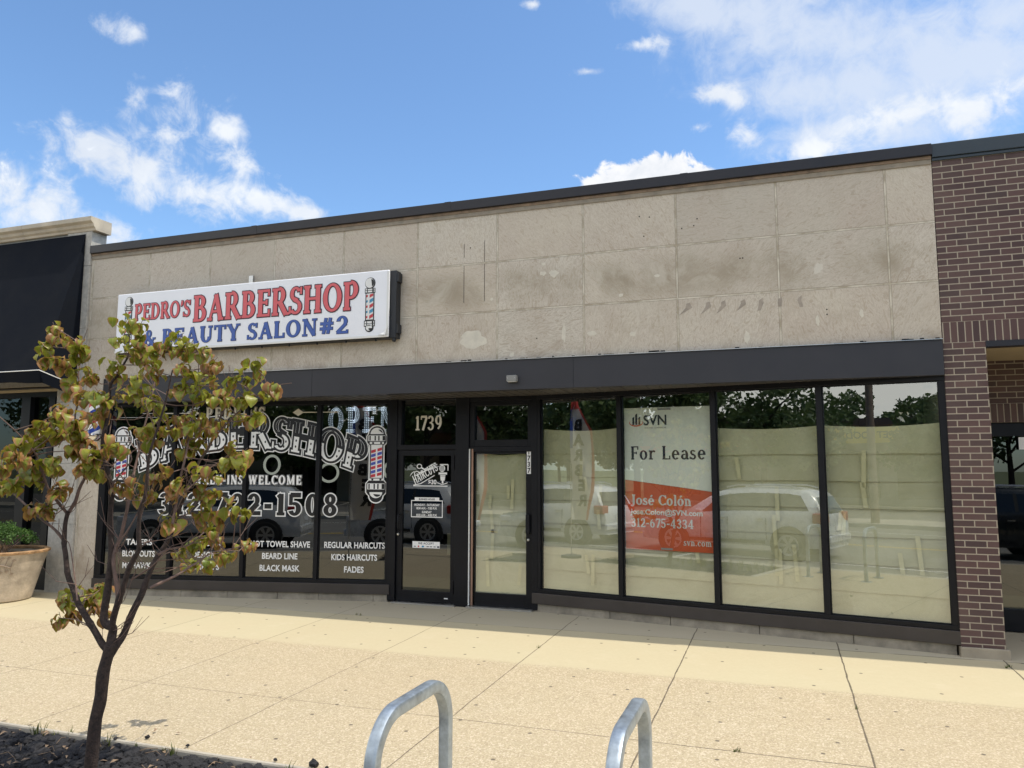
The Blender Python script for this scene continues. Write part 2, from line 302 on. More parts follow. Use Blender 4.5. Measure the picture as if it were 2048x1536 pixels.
def stripe_material(name):
    m, t, p = new_mat(name); x, y, z = xyz(t, N(t, 'ShaderNodeTexCoord').outputs['Object'])
    a = math_(t, 'DIVIDE', math_(t, 'ARCTAN2', y, x), 2*math.pi)
    f = math_(t, 'FRACT', math_(t, 'ADD', math_(t, 'MULTIPLY', z, 3.6), math_(t, 'MULTIPLY', a, -1.0)))
    c = mixc(t, math_(t, 'GREATER_THAN', f, .25), (.55, .03, .04), (.78, .78, .78))
    c = mixc(t, math_(t, 'GREATER_THAN', f, .5), c, (.03, .06, .30)); c = mixc(t, math_(t, 'GREATER_THAN', f, .75), c, (.78, .78, .78))
    t.links.new(c, p.inputs['Base Color']); p.inputs['Roughness'].default_value = .2; return m

M = {}
M['stone'] = stone_material()
M['base_stone'] = mat('base_limestone', (.27, .24, .19), .8, var=.45, vscale=3.5, bump=.3, bscale=40)
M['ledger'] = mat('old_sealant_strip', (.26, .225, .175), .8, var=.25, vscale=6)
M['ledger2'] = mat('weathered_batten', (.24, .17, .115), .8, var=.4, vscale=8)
M['putty'] = mat('wall_putty', (.60, .56, .47), .8, var=.1, vscale=10)
M['bronze'] = mat('bronze_aluminium', (.030, .030, .036), .45, var=.12, vscale=2.0, spec=.4)
M['coping'] = mat('dark_coping_metal', (.017, .016, .020), .4, var=.15, vscale=1.6, spec=.4)
M['coping_blue'] = mat('blue_black_coping', (.022, .033, .043), .4, var=.2, vscale=1.4, spec=.5)
M['sill'] = mat('brown_sill_metal', (.052, .044, .040), .45, var=.15, vscale=3, spec=.4)
M['frame'] = mat('black_frame_metal', (.0065, .007, .0095), .42, var=.2, vscale=5, spec=.25)
M['soffit'] = mat('vented_soffit', (.085, .078, .074), .55, var=.1)
M['soffit_beige'] = mat('beige_soffit', (.42, .34, .22), .7, var=.1)
M['alu'] = mat('bare_aluminium', (.55, .55, .54), .35, .9, var=.1)
M['white'] = mat('white_vinyl', (.80, .80, .79), .5)
M['cream'] = mat('cream_vinyl', (.66, .62, .52), .5)
M['black'] = mat('black_vinyl', (.010, .010, .011), .45)
M['ink_navy'] = mat('navy_ink', (.012, .02, .045), .5)
M['sign_white'] = mat('sign_face_acrylic', (.80, .81, .85), .35, var=.03, vscale=1.5)
M['sign_red'] = mat('sign_red_vinyl', (.62, .105, .12), .4)
M['sign_blue'] = mat('sign_blue_vinyl', (.045, .10, .36), .4)
M['sign_dark'] = mat('sign_outline_vinyl', (.03, .008, .022), .4)
M['sign_navy'] = mat('sign_navy_outline', (.012, .02, .07), .4)
M['teal'] = mat('teal_vinyl', (.05, .25, .42), .4)
M['red'] = mat('red_vinyl', (.50, .035, .05), .4)
M['blue'] = mat('blue_vinyl', (.06, .09, .42), .4)
M['grey'] = mat('grey_vinyl', (.38, .38, .38), .4)
M['signbox'] = mat('black_sign_box', (.010, .012, .016), .45)
M['lease_top'] = mat('pale_poster_paper', (.90, .95, .88), .6, var=.03)
M['lease_red'] = mat('orange_red_poster', (.72, .125, .04), .6, var=.03)
M['paper'] = paper_material()
M['tape'] = mat('yellow_masking_tape', (.70, .665, .42), .6, var=.1)
M['glass_dark'] = glass_material('tinted_glass', (.30, .34, .33), .115, .012)
M['glass_clear'] = glass_material('clear_glass', (.88, .90, .86), .23, .02)
M['glass_dull'] = glass_material('dull_glass', (.30, .34, .33), .045, .012)
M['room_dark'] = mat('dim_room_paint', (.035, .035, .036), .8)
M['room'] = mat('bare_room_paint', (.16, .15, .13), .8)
M['led_plate'] = mat('smoked_acrylic', (.30, .33, .42), .3)
M['led'] = mat('lit_led', (.8, .8, .9), .4, emit=((.80, .86, 1.0), 2.2))
M['ring_light'] = mat('lit_ring_lamp', (.8, .78, .72), .4, emit=((1.0, .95, .84), .42))
M['lamp_body'] = mat('grey_lamp_body', (.22, .22, .21), .5)
M['lamp_lens'] = mat('frosted_lens', (.45, .45, .43), .3)
M['brick_up'] = brick_material('brown_brick_wall', 3.402, 1.66+.09)
M['brick_pier'] = brick_material('brown_brick_pier', 3.188, 1.66+.09)
M['brick_soldier'] = brick_material('brown_brick_soldier', 3.188, 1.66+.01, True)
M['brick_in'] = brick_material('brown_brick_recess', 2.64, 2.3)
M['brick_in_s'] = brick_material('brown_brick_recess_soldier', 2.42, 2.38, True)
M['cast_stone'] = mat('cast_stone_block', (.33, .285, .215), .75, var=.15, vscale=4, bump=.2)
M['limestone'] = mat('grey_limestone', (.41, .39, .35), .8, var=.22, vscale=18, bump=.35, bscale=120)
M['cap_stone'] = mat('carved_cap_stone', (.47, .41, .32), .75, var=.22, vscale=3, bump=.25, bscale=40)
M['awning'] = mat('black_awning_canvas', (.0055, .0075, .0125), .85, var=.2, vscale=1.5, bump=.25, bscale=7, spec=.12)
M['piping'] = mat('white_piping', (.75, .75, .73), .5)
M['pavement'] = pavement_material()
M['kerb'] = mat('kerb_concrete', (.42, .38, .31), .85, var=.2, vscale=2, bump=.2)
M['asphalt'] = mat('worn_asphalt', (.17, .162, .15), .9, var=.25, vscale=.7, bump=.4, bscale=70, coords='Object')
M['ground'] = mat('dry_grass_ground', (.10, .12, .045), .95, var=.4, vscale=.3)
M['paint'] = mat('road_paint', (.72, .71, .66), .7, var=.12, vscale=4)
M['paint_y'] = mat('yellow_road_paint', (.62, .42, .06), .7, var=.15, vscale=4)
M['soil'] = mat('dark_soil', (.022, .019, .017), .95, var=.4, vscale=20, bump=.5)
M['lava'] = mat('lava_rock', (.021, .020, .022), .9, var=.55, vscale=14, bump=.8, bscale=120)
M['bark'] = mat('dark_bark', (.046, .031, .026), .9, var=.75, vscale=38, bump=1.0, bscale=110)
M['twig'] = mat('twig_bark', (.15, .095, .075), .75, var=.35, vscale=20)
M['leaf'] = leaf_material()
M['dead_leaf'] = mat('dry_fallen_leaf', (.22, .15, .095), .8, var=.6, vscale=24)
M['shrub'] = foliage_material('shrub_leaf', (.03, .085, .012), (.10, .19, .035))
M['tree_leaf'] = foliage_material('street_tree_leaf', (.045, .085, .025), (.12, .17, .05))
M['grass'] = foliage_material('weed_grass', (.05, .09, .015), (.17, .17, .05))
M['galv'] = mat('galvanised_steel', (.37, .42, .46), .45, .75, var=.28, vscale=16, bump=.06, bscale=90)
M['pot'] = mat('weathered_terracotta_wash', (.46, .385, .30), .85, var=.32, vscale=5, bump=.4, bscale=30)
M['pot_rim'] = mat('bare_terracotta', (.34, .20, .095), .8, var=.55, vscale=12, bump=.5)
M['pot_relief'] = mat('moulded_vine', (.33, .26, .20), .8, var=.3, vscale=10)
M['stripes'] = stripe_material('barber_stripes')
M['chrome'] = mat('chrome', (.75, .75, .76), .15, 1.0)
M['plastic_white'] = mat('white_plastic', (.72, .72, .70), .4)
M['brass_pad'] = mat('cream_pad', (.62, .50, .33), .6)
M['wood_strip'] = mat('brown_wood_strip', (.28, .17, .12), .6, var=.2)
M['tyre'] = mat('tyre_rubber', (.02, .02, .02), .8)
M['rim'] = mat('alloy_rim', (.55, .55, .56), .3, .8)
M['car_glass'] = mat('car_glass', (.012, .014, .016), .05, spec=.9)
M['car_trim'] = mat('car_black_trim', (.02, .02, .02), .5)
M['tail'] = mat('tail_lamp', (.42, .02, .02), .15)
M['headlamp'] = mat('head_lamp', (.7, .7, .72), .1)
def paint(name, c, metal=.35): 
    m = mat(name, c, .28, metal, var=.03); m.node_tree.nodes['Principled BSDF'].inputs['Coat Weight'].default_value = .8; m.node_tree.nodes['Principled BSDF'].inputs['Coat Roughness'].default_value = .05; return m
M['silver'] = paint('silver_car_paint', (.74, .75, .75), .15); M['white_car'] = paint('white_car_paint', (.75, .75, .74), .0); M['dark_car'] = paint('charcoal_car_paint', (.03, .035, .04))
M['flag_white'] = mat('flag_white_cloth', (.75, .74, .72), .8); M['flag_blue'] = mat('flag_blue_cloth', (.03, .08, .38), .8); M['flag_red'] = mat('flag_red_cloth', (.52, .05, .04), .8)
M['yellow_sign'] = mat('yellow_sign_face', (.85, .60, .05), .5); M['stucco'] = mat('tan_stucco', (.40, .35, .27), .9, var=.1, vscale=1); M['roof_brown'] = mat('brown_roof', (.14, .10, .08), .9, var=.2)
M['pole_wood'] = mat('utility_pole_wood', (.16, .12, .09), .9, var=.3, vscale=8)

# ------------------------------------------------------------------ mesh helpers
class MB:
    def __init__(s): s.v = []; s.f = []; s.uv = None; s.col = None; s.mi = []
    def add(s, vs, fs):
        b = len(s.v); s.v += [tuple(p) for p in vs]; s.f += [tuple(b+i for i in f) for f in fs]
    def quad(s, a, b, c, d): s.add((a, b, c, d), ((0, 1, 2, 3),))
    def poly(s, pts): s.add(pts, (tuple(range(len(pts))),))
    def box(s, x0, x1, y0, y1, z0, z1, tf=None):
        p = [(x, y, z) for z in (z0, z1) for x, y in ((x0, y0), (x1, y0), (x1, y1), (x0, y1))]
        if tf: p = [tf(*q) for q in p]
        s.add(p, ((3, 2, 1, 0), (4, 5, 6, 7), (0, 1, 5, 4), (1, 2, 6, 5), (2, 3, 7, 6), (3, 0, 4, 7)))
    def tube(s, pts, rad, n=10, cap=True):
        pts = [Vector(p) for p in pts]; k = len(pts)
        if not isinstance(rad, (list, tuple)): rad = [rad]*k
        up = None; rings = []
        for i in range(k):
            d = (pts[min(i+1, k-1)]-pts[max(i-1, 0)]).normalized()
            if up is None:
                a = Vector((0, 0, 1)) if abs(d.z) < .9 else Vector((0, 1, 0)); up = d.cross(a).normalized()
            up = (up - d*up.dot(d)).normalized(); w = d.cross(up)
            rings.append([pts[i]+(up*math.cos(2*math.pi*j/n)+w*math.sin(2*math.pi*j/n))*rad[i] for j in range(n)])
        b = len(s.v)
        for r in rings: s.v += [tuple(p) for p in r]
        for i in range(k-1):
            for j in range(n): s.f.append((b+i*n+j, b+i*n+(j+1) % n, b+(i+1)*n+(j+1) % n, b+(i+1)*n+j))
        if cap: s.f.append(tuple(b+j for j in reversed(range(n)))); s.f.append(tuple(b+(k-1)*n+j for j in range(n)))
    def lathe(s, prof, n=32, c=(0, 0, 0), axis='Z', caps=True):
        b = len(s.v)
        for r, h in prof:
            for j in range(n):
                a = 2*math.pi*j/n; x, y = r*math.cos(a), r*math.sin(a)
                s.v.append((c[0]+x, c[1]+y, c[2]+h) if axis == 'Z' else (c[0]+x, c[1]+h, c[2]+y))
        for i in range(len(prof)-1):
            for j in range(n):
                q = (b+i*n+j, b+i*n+(j+1) % n, b+(i+1)*n+(j+1) % n, b+(i+1)*n+j); s.f.append(q if axis == 'Z' else q[::-1])
        if caps:
            s.f.append(tuple(b+j for j in reversed(range(n)))); s.f.append(tuple(b+(len(prof)-1)*n+j for j in range(n)))
    def build(s, name, m, parent=None, smooth=False, bevel=0.0, local=False):
        me = bpy.data.meshes.new(name)
        off = Vector((0, 0, 0))
        if parent is not None and not local:
            q = parent
            while q is not None: off = off + q.location; q = q.parent
        me.from_pydata([tuple(Vector(p)-off) for p in s.v], [], s.f); me.validate(); me.update()
        if s.uv:
            l = me.uv_layers.new(name='UVMap')
            for lp in me.loops: l.data[lp.index].uv = s.uv[lp.vertex_index]
        if s.col:
            a = me.color_attributes.new('kind', 'FLOAT_COLOR', 'POINT')
            for i, c in enumerate(s.col): a.data[i].color = (*c, 1)
        o = bpy.data.objects.new(name, me); C.objects.link(o)
        for q in (m if isinstance(m, list) else [m]): me.materials.append(q)
        if s.mi:
            for i, pl in enumerate(me.polygons): pl.material_index = s.mi[i]
        if smooth:
            for pl in me.polygons: pl.use_smooth = True
            try: me.set_sharp_from_angle(angle=R(38))
            except Exception: pass
        if bevel:
            b = o.modifiers.new('bevel', 'BEVEL'); b.width = bevel; b.segments = 2; b.limit_method = 'ANGLE'; b.angle_limit = R(50)
        if parent is not None: o.parent = parent
        return o
def tag(o, label=None, cat=None, group=None, kind=None):
    if label: o['label'] = label
    if cat: o['category'] = cat
    if group: o['group'] = group
    if kind: o['kind'] = kind
    return o
def thing(name, label, cat, loc=(0, 0, 0), group=None):
    o = bpy.data.objects.new(name, None); C.objects.link(o); o.location = loc; o.empty_display_size = .2
    return tag(o, label, cat, group)
def copy_tree(o, parent=None):
    c = o.copy(); C.objects.link(c); c.parent = parent
    for ch in o.children: copy_tree(ch, c)
    return c
def gz(y): return .015*y if y < .2 else .003

# ------------------------------------------------------------------ lettering
class Line:      # one straight stroke with butt ends
    def __init__(s, x0, y0, x1, y1, w): s.p = (x0, y0, x1, y1, w)
    def quads(s, e):
        x0, y0, x1, y1, w = s.p; d = Vector((x1-x0, y1-y0)); L = d.length; d /= L; n = Vector((-d.y, d.x))*(w/2+e)
        a = Vector((x0, y0))-d*e; b = Vector((x1, y1))+d*e; k = max(1, int(L/.12)); out = []
        for i in range(k):
            p = a.lerp(b, i/k); q = a.lerp(b, (i+1)/k); out.append((p-n, q-n, q+n, p+n))
        return out
class Arc:       # part of an elliptical ring, thick at the sides and thin at top and bottom
    def __init__(s, cx, cy, rx, ry, a0, a1, T, Nn): s.p = (cx, cy, rx, ry, a0, a1, T, Nn)
    def quads(s, e):
        cx, cy, rx, ry, a0, a1, T, Nn = s.p; ext = math.degrees(e/max(rx, ry)) if a1-a0 < 359 else 0; a0 -= ext; a1 += ext
        k = max(6, int((a1-a0)/11)); out = []; X, Y = rx+e, ry+e; x, y = max(.002, rx-T-e), max(.002, ry-Nn-e)
        f = lambda A, p, q: Vector((cx+p*math.cos(R(A)), cy+q*math.sin(R(A))))
        for i in range(k):
            u, v = a0+(a1-a0)*i/k, a0+(a1-a0)*(i+1)/k; out.append((f(u, x, y), f(u, X, Y), f(v, X, Y), f(v, x, y)))
        return out
def glyph(ch, T=.17, n=.075, sf=.15):
    "serif letters drawn as strokes in a box of height 1; returns (advance, strokes)"
    L, A = Line, Arc
    def st(x, y0=0, y1=1, b=True, t=True, w=None):
        w = w or T; o = [L(x, y0, x, y1, w)]
        if b: o.append(L(x-sf, y0+n/2, x+sf, y0+n/2, n))
        if t: o.append(L(x-sf, y1-n/2, x+sf, y1-n/2, n))
        return o
    h = n/2
    if ch == ' ': return .36, []
    if ch == 'A': return .86, [L(.14, 0, .42, .98, n*1.1), L(.70, 0, .42, .98, T), L(.24, .34, .60, .34, n)] + [L(.14-.12, h, .14+.12, h, n), L(.70-.14, h, .70+.14, h, n)]
    if ch == 'B': return .76, st(.2) + [L(.2, 1-h, .40, 1-h, n), L(.2, .53, .42, .53, n), L(.2, h, .40, h, n), A(.36, .75, .28, .25, -90, 90, T, n), A(.38, .285, .32, .285, -90, 90, T, n)]
    if ch == 'C': return .80, [A(.45, .5, .41, .5, 48, 312, T, n), L(.74, .70, .74, .97, n*1.1), L(.74, .06, .74, .22, n)]
    if ch == 'D': return .86, st(.2) + [L(.2, 1-h, .38, 1-h, n), L(.2, h, .38, h, n), A(.36, .5, .44, .5, -90, 90, T, n)]
    if ch == 'E': return .72, st(.2) + [L(.2, 1-h, .62, 1-h, n), L(.2, .52, .52, .52, n), L(.2, h, .64, h, n), L(.60, .76, .60, 1, n), L(.50, .42, .50, .62, n), L(.62, 0, .62, .26, n)]
    if ch == 'F': return .68, st(.2) + [L(.2, 1-h, .62, 1-h, n), L(.2, .50, .50, .50, n), L(.60, .74, .60, 1, n), L(.48, .40, .48, .60, n)]
    if ch == 'H': return .92, st(.2) + st(.70) + [L(.2, .52, .70, .52, n)]
    if ch == 'I': return .42, st(.2)
    if ch == 'J': return .52, [L(.30, .14, .30, 1, T), L(.15, 1-h, .46, 1-h, n), A(.16, .12, .225, .3, 215, 360, T, n)]
    if ch == 'K': return .86, st(.2) + [L(.24, .42, .66, .96, n), L(.36, .55, .72, .02, T), L(.56, 1-h, .80, 1-h, n), L(.60, h, .86, h, n)]
    if ch == 'L': return .70, st(.2) + [L(.2, h, .64, h, n), L(.62, 0, .62, .28, n)]
    if ch == 'M': return 1.08, st(.18, w=n) + st(.86) + [L(.20, .98, .52, .05, T*.9), L(.52, .05, .84, .98, n)]
    if ch == 'N': return .92, st(.18, w=n, b=True) + st(.74, w=n, b=False) + [L(.18, .97, .73, .03, T)]
    if ch == 'O': return .90, [A(.44, .5, .42, .51, 0, 360, T, n)]
    if ch == 'P': return .74, st(.2) + [L(.2, 1-h, .40, 1-h, n), L(.2, .44, .40, .44, n), A(.37, .72, .32, .28+h, -90, 90, T, n)]
    if ch == 'R': return .84, st(.2) + [L(.2, 1-h, .40, 1-h, n), L(.2, .48, .40, .48, n), A(.37, .74, .30, .26+h, -90, 90, T, n), L(.42, .48, .72, .02, T), L(.64, h, .86, h, n)]
    if ch == 'S': return .66, [A(.32, .74, .26, .26, 25, 272, T*.85, n), A(.32, .265, .29, .265, -150, 88, T*.85, n), L(.57, .72, .57, .98, n), L(.06, .03, .06, .28, n), L(.24, .555, .42, .475, T*.8)]
    if ch == 'T': return .78, st(.38, t=False) + [L(.04, 1-h, .72, 1-h, n), L(.06, .74, .06, 1, n), L(.70, .74, .70, 1, n)]
    if ch == 'U': return .88, [L(.2, .32, .2, 1, T), L(.05, 1-h, .35, 1-h, n), L(.70, .32, .70, 1, n), L(.57, 1-h, .83, 1-h, n), A(.432, .33, .317, .34, 180, 360, T, n)]
    if ch == 'W': return 1.14, [L(.14, .98, .36, .02, T), L(.36, .02, .56, .98, n), L(.56, .98, .78, .02, T), L(.78, .02, .98, .98, n), L(.02, 1-h, .26, 1-h, n), L(.46, 1-h, .68, 1-h, n), L(.88, 1-h, 1.08, 1-h, n)]
    if ch == 'V': return .86, [L(.14, .98, .42, .02, T), L(.42, .02, .70, .98, n), L(.0, 1-h, .28, 1-h, n), L(.58, 1-h, .82, 1-h, n)]
    if ch == 'Y': return .84, [L(.14, .98, .41, .46, T), L(.68, .98, .42, .46, n), L(.41, 0, .41, .5, T), L(.26, h, .56, h, n), L(.0, 1-h, .28, 1-h, n), L(.56, 1-h, .80, 1-h, n)]
    if ch == '&': return .92, [A(.38, .76, .20, .24, 0, 360, T*.7, n), A(.34, .25, .30, .27, 60, 330, T, n), L(.26, .60, .76, .03, T), L(.60, .16, .74, .46, n), L(.66, .46, .86, .46, n)]
    if ch == '#': return .84, [L(.26, .05, .38, .95, T*.75), L(.50, .05, .62, .95, T*.75), L(.08, .64, .78, .64, n*1.5), L(.06, .34, .76, .34, n*1.5)]
    if ch == "'": return .26, [L(.14, .74, .17, .98, T*.8), L(.10, .66, .14, .76, n)]
    if ch == '-': return .48, [L(.06, .42, .40, .42, n*1.5)]
    if ch == '.': return .28, [A(.12, .075, .09, .09, 0, 360, .088, .088)]
    if ch == '0': return .74, [A(.35, .5, .32, .51, 0, 360, T, n)]
    if ch == '1': return .52, [L(.27, 0, .27, 1, T), L(.08, h, .46, h, n), L(.10, .84, .27, .97, n)]
    if ch == '2': return .70, [A(.33, .70, .29, .31, -38, 175, T*.9, n), L(.53, .56, .09, .08, n*1.7), L(.05, h*1.3, .63, h*1.3, n*1.3), L(.61, 0, .61, .20, n)]
    if ch == '3': return .70, [A(.32, .75, .27, .26, -88, 165, T*.9, n), A(.32, .265, .30, .275, -165, 90, T*.9, n), L(.22, .52, .36, .52, n)]
    if ch == '4': return .76, [L(.48, 0, .48, 1, T), L(.05, .27, .70, .27, n), L(.06, .27, .46, .98, n), L(.32, h, .64, h, n)]
    if ch == '5': return .70, [L(.13, .48, .13, .98, n*1.2), L(.10, .945, .60, .945, n*1.5), A(.31, .31, .31, .32, -160, 122, T, n)]
    if ch == '6': return .72, [A(.35, .31, .31, .32, 0, 360, T, n), A(.56, .40, .53, .60, 112, 180, T, n)]
    if ch == '7': return .68, [L(.08, .945, .64, .945, n*1.5), L(.61, .92, .26, 0, T), L(.10, .74, .10, .96, n)]
    if ch == '8': return .72, [A(.35, .75, .26, .26, 0, 360, T*.85, n), A(.35, .27, .31, .28, 0, 360, T*.95, n)]
    if ch == '9': return .72, [A(.35, .69, .31, .32, 0, 360, T, n), A(.14, .60, .53, .60, 292, 360, T, n)]
    # lower case (x-height .68)
    X = .68
    if ch == 'a': return .62, [L(.46, .08, .46, .46, T), A(.30, .44, .24, .25, 0, 160, T*.9, n), A(.27, .20, .22, .21, 60, 330, T*.9, n), L(.44, h, .60, h, n)]
    if ch in 'eé': return .62, [A(.31, .34, .28, .355, 0, 318, T*.95, n), L(.08, .36, .58, .36, n)] + ([L(.28, .80, .42, .97, n*1.5)] if ch == 'é' else [])
    if ch == 'c': return .58, [A(.31, .34, .28, .355, 50, 318, T*.95, n), A(.46, .54, .075, .075, 0, 360, .07, .07)]
    if ch == 'l': return .36, [L(.18, 0, .18, 1.02, T*.9), L(.04, h, .32, h, n), L(.04, 1, .18, 1, n)]
    if ch == 'm': return 1.02, [L(.16, 0, .16, X, T*.9), L(.02, X-h, .16, X-h, n), A(.315, .42, .235, .27, 0, 150, T*.9, n*1.3), L(.485, 0, .485, .44, T*.9), A(.64, .42, .235, .27, 0, 150, T*.9, n*1.3), L(.81, 0, .81, .44, T*.9)] + [L(x-.13, h, x+.13, h, n) for x in (.16, .485, .81)]
    if ch == 'n': return .70, [L(.16, 0, .16, X, T*.9), L(.02, X-h, .16, X-h, n), A(.315, .42, .245, .27, 0, 150, T*.9, n*1.3), L(.495, 0, .495, .44, T*.9)] + [L(x-.13, h, x+.13, h, n) for x in (.16, .495)]
    if ch in 'oó': return .66, [A(.31, .34, .29, .355, 0, 360, T*.95, n)] + ([L(.28, .80, .42, .97, n*1.5)] if ch == 'ó' else [])
    if ch == 'r': return .52, [L(.16, 0, .16, X, T*.9), L(.02, X-h, .16, X-h, n), L(.02, h, .32, h, n), A(.36, .42, .22, .27, 75, 165, T*.7, n*1.4), A(.43, .60, .075, .075, 0, 360, .07, .07)]
    if ch == 's': return .52, [A(.25, .50, .20, .19, 20, 270, T*.8, n), A(.25, .19, .22, .20, -160, 90, T*.8, n), L(.18, .37, .32, .33, n*1.6), L(.05, .03, .05, .20, n)]
    if ch == 'v': return .62, [L(.10, .66, .30, .02, T*.9), L(.30, .02, .50, .66, n), L(-.02, X-h, .22, X-h, n), L(.40, X-h, .62, X-h, n)]
    return .4, []
def letters(mb, text, x, y, h, place, layer=0.0, e=0.0, T=.17, n=.075, sf=.15, sx=1.0, track=0.0, warp=None, keep=None, only=None, width=None):
    "draws text starting at (x,y); place(u,v,layer) -> world point"
    if width: sx = (width-track*(len(text)-1))/((text_width(text, h)) or 1)
    cx = x; j = 0
    for k, ch in enumerate(text):
        adv, st = glyph(ch, T, n, sf)
        for s in st:
            for q in s.quads(e):
                pts = [(p.x, p.y) for p in q]
                if keep and not keep(sum(p[1] for p in pts)/4): continue
                if warp: w = [warp(cx-x, k, p[0]*h*sx, p[1]*h) for p in pts]; w = [(a+x, b+y) for a, b in w]
                else: w = [(cx+p[0]*h*sx, y+p[1]*h) for p in pts]
                mb.add([place(a, b, layer+j*.00006) for a, b in w], ((0, 1, 2, 3),))
            j += 1
        cx += adv*h*sx + track
    return cx
def text_width(text, h, sx=1.0, track=0.0): return sum(glyph(c)[0]*h*sx+track for c in text)-track
_sans = {}
def sans(mb, text, x, y, h, place, layer=0.0, bold=.0, align='LEFT', sx=1.0, spacing=1.0, width=None):
    "plain lettering from the built-in outline font"
    key = (text, bold, align, spacing)
    if key not in _sans:
        cu = bpy.data.curves.new('lettering', 'FONT'); cu.body = text; cu.align_x = align; cu.offset = bold; cu.resolution_u = 4; cu.space_character = spacing
        o = bpy.data.objects.new('lettering', cu); C.objects.link(o); dg = bpy.context.evaluated_depsgraph_get(); dg.update()
        me = bpy.data.meshes.new_from_object(o.evaluated_get(dg))
        _sans[key] = ([(v.co.x, v.co.y) for v in me.vertices], [tuple(p.vertices) for p in me.polygons])
        bpy.data.objects.remove(o); bpy.data.curves.remove(cu); bpy.data.meshes.remove(me)
    v, f = _sans[key]; k = h/.73
    if width: sx = width/((max(p[0] for p in v)-min(p[0] for p in v))*k)
    mb.add([place(x+a*k*sx, y+b*k, layer) for a, b in v], f)
def disc(mb, cx, cy, rx, ry, place, layer, n=20, a0=0, a1=360):
    if a1-a0 >= 360: mb.poly([place(cx+rx*math.cos(2*math.pi*i/n), cy+ry*math.sin(2*math.pi*i/n), layer) for i in range(n)])
    else: mb.poly([place(cx+rx*math.cos(R(a0+(a1-a0)*i/n)), cy+ry*math.sin(R(a0+(a1-a0)*i/n)), layer) for i in range(n+1)])
def rect(mb, x0, y0, x1, y1, place, layer): mb.poly([place(x0, y0, layer), place(x1, y0, layer), place(x1, y1, layer), place(x0, y1, layer)])

# ================================================================== GROUND
def struct(o, name=None): o['kind'] = 'structure'; return o
KX, KL, KY = -2.35, -6.05, -4.5      # right end and building side edge of the planting bed
mb = MB(); mb.quad((-900, -900, -.40), (900, -900, -.40), (900, 900, -.40), (-900, 900, -.40)); struct(mb.build('ground', M['ground']))
mb = MB()
def slab(x0, x1, y0, y1):
    nx = 1; mb.box(x0, x1, y0, y1, 0, 1, lambda x, y, z: (x, y, gz(y) if z > .5 else gz(y)-.2))
slab(-60, 40, KY, 0.2); slab(-60, 40, 0.2, 2.2); slab(KX, 40, -6.75, KY); slab(-60, KL, -6.75, KY)
struct(mb.build('sidewalk', M['pavement']))
mb = MB(); mb.box(-60, 40, -6.95, -6.75, -.38, -.10); mb.box(KL, KX, -6.75, -6.6, -.3, -.10); mb.box(KL, KX, KY-.035, KY, -.3, gz(KY)+.012); mb.box(KX-.12, KX, -6.6, KY-.035, -.3, gz(-5)+.012)
struct(mb.build('kerb', M['kerb'], bevel=.015))
mb = MB(); mb.quad((-300, -21.5, -.29), (300, -21.5, -.29), (300, -6.95, -.29), (-300, -6.95, -.29)); struct(mb.build('road', M['asphalt']))
mb = MB()
for k in range(-20, 20): mb.box(k*6.0, k*6+.12, -9.35, -7.2, -.287, -.285)
mb.box(-200, 200, -9.45, -9.35, -.287, -.285); mb.box(-200, 200, -19.3, -19.2, -.287, -.285)
struct(mb.build('road_marking', M['paint']))
mb = MB(); mb.box(-200, 200, -14.25, -14.15, -.287, -.285); mb.box(-200, 200, -14.45, -14.35, -.287, -.285); struct(mb.build('centre_line', M['paint_y']))
mb = MB(); mb.box(-200, 200, -24.5, -21.5, -.4, -.14); struct(mb.build('far_sidewalk', M['kerb']))
mb = MB(); mb.quad((-200, -37.6, -.2), (200, -37.6, -.2), (200, -24.5, -.2), (-200, -24.5, -.2)); struct(mb.build('parking_lot', M['asphalt']))
mb = MB()
for k in range(-16, 12): mb.box(k*2.8, k*2.8+.1, -37, -32, -.198, -.196)
struct(mb.build('parking_line', M['paint']))

# planting bed of black lava rock
rng = random.Random(3)
mb = MB(); mb.quad((KL, -6.6, -.165), (KX-.12, -6.6, -.165), (KX-.12, KY-.035, -.125), (KL, KY-.035, -.125)); struct(mb.build('bed_soil', M['soil']))
def ico():
    t = (1+5**.5)/2
    v = [Vector(p).normalized() for p in ((-1, t, 0), (1, t, 0), (-1, -t, 0), (1, -t, 0), (0, -1, t), (0, 1, t), (0, -1, -t), (0, 1, -t), (t, 0, -1), (t, 0, 1), (-t, 0, -1), (-t, 0, 1))]
    f = [(0, 11, 5), (0, 5, 1), (0, 1, 7), (0, 7, 10), (0, 10, 11), (1, 5, 9), (5, 11, 4), (11, 10, 2), (10, 7, 6), (7, 1, 8), (3, 9, 4), (3, 4, 2), (3, 2, 6), (3, 6, 8), (3, 8, 9), (4, 9, 5), (2, 4, 11), (6, 2, 10), (8, 6, 7), (9, 8, 1)]
    mid = {}; v = list(v); g = []
    def md(a, b):
        k = (min(a, b), max(a, b))
        if k not in mid: v.append((v[a]+v[b]).normalized()); mid[k] = len(v)-1
        return mid[k]
    for a, b, c in f: ab, bc, cA = md(a, b), md(b, c), md(c, a); g += [(a, ab, cA), (b, bc, ab), (c, cA, bc), (ab, bc, cA)]
    return v, g
IV, IF = ico()
def stone(mb, p, r, rng, flat=.75):
    o = Vector((rng.uniform(0, 50), rng.uniform(0, 50), rng.uniform(0, 50))); rot = Euler((rng.uniform(0, 6), rng.uniform(0, 6), rng.uniform(0, 6))).to_matrix()
    mb.add([Vector(p)+Vector((q.x, q.y, q.z*flat)) for q in [rot @ (w*r*(1+.55*noise.noise(w*1.5+o))) for w in IV]], IF)
mb = MB()
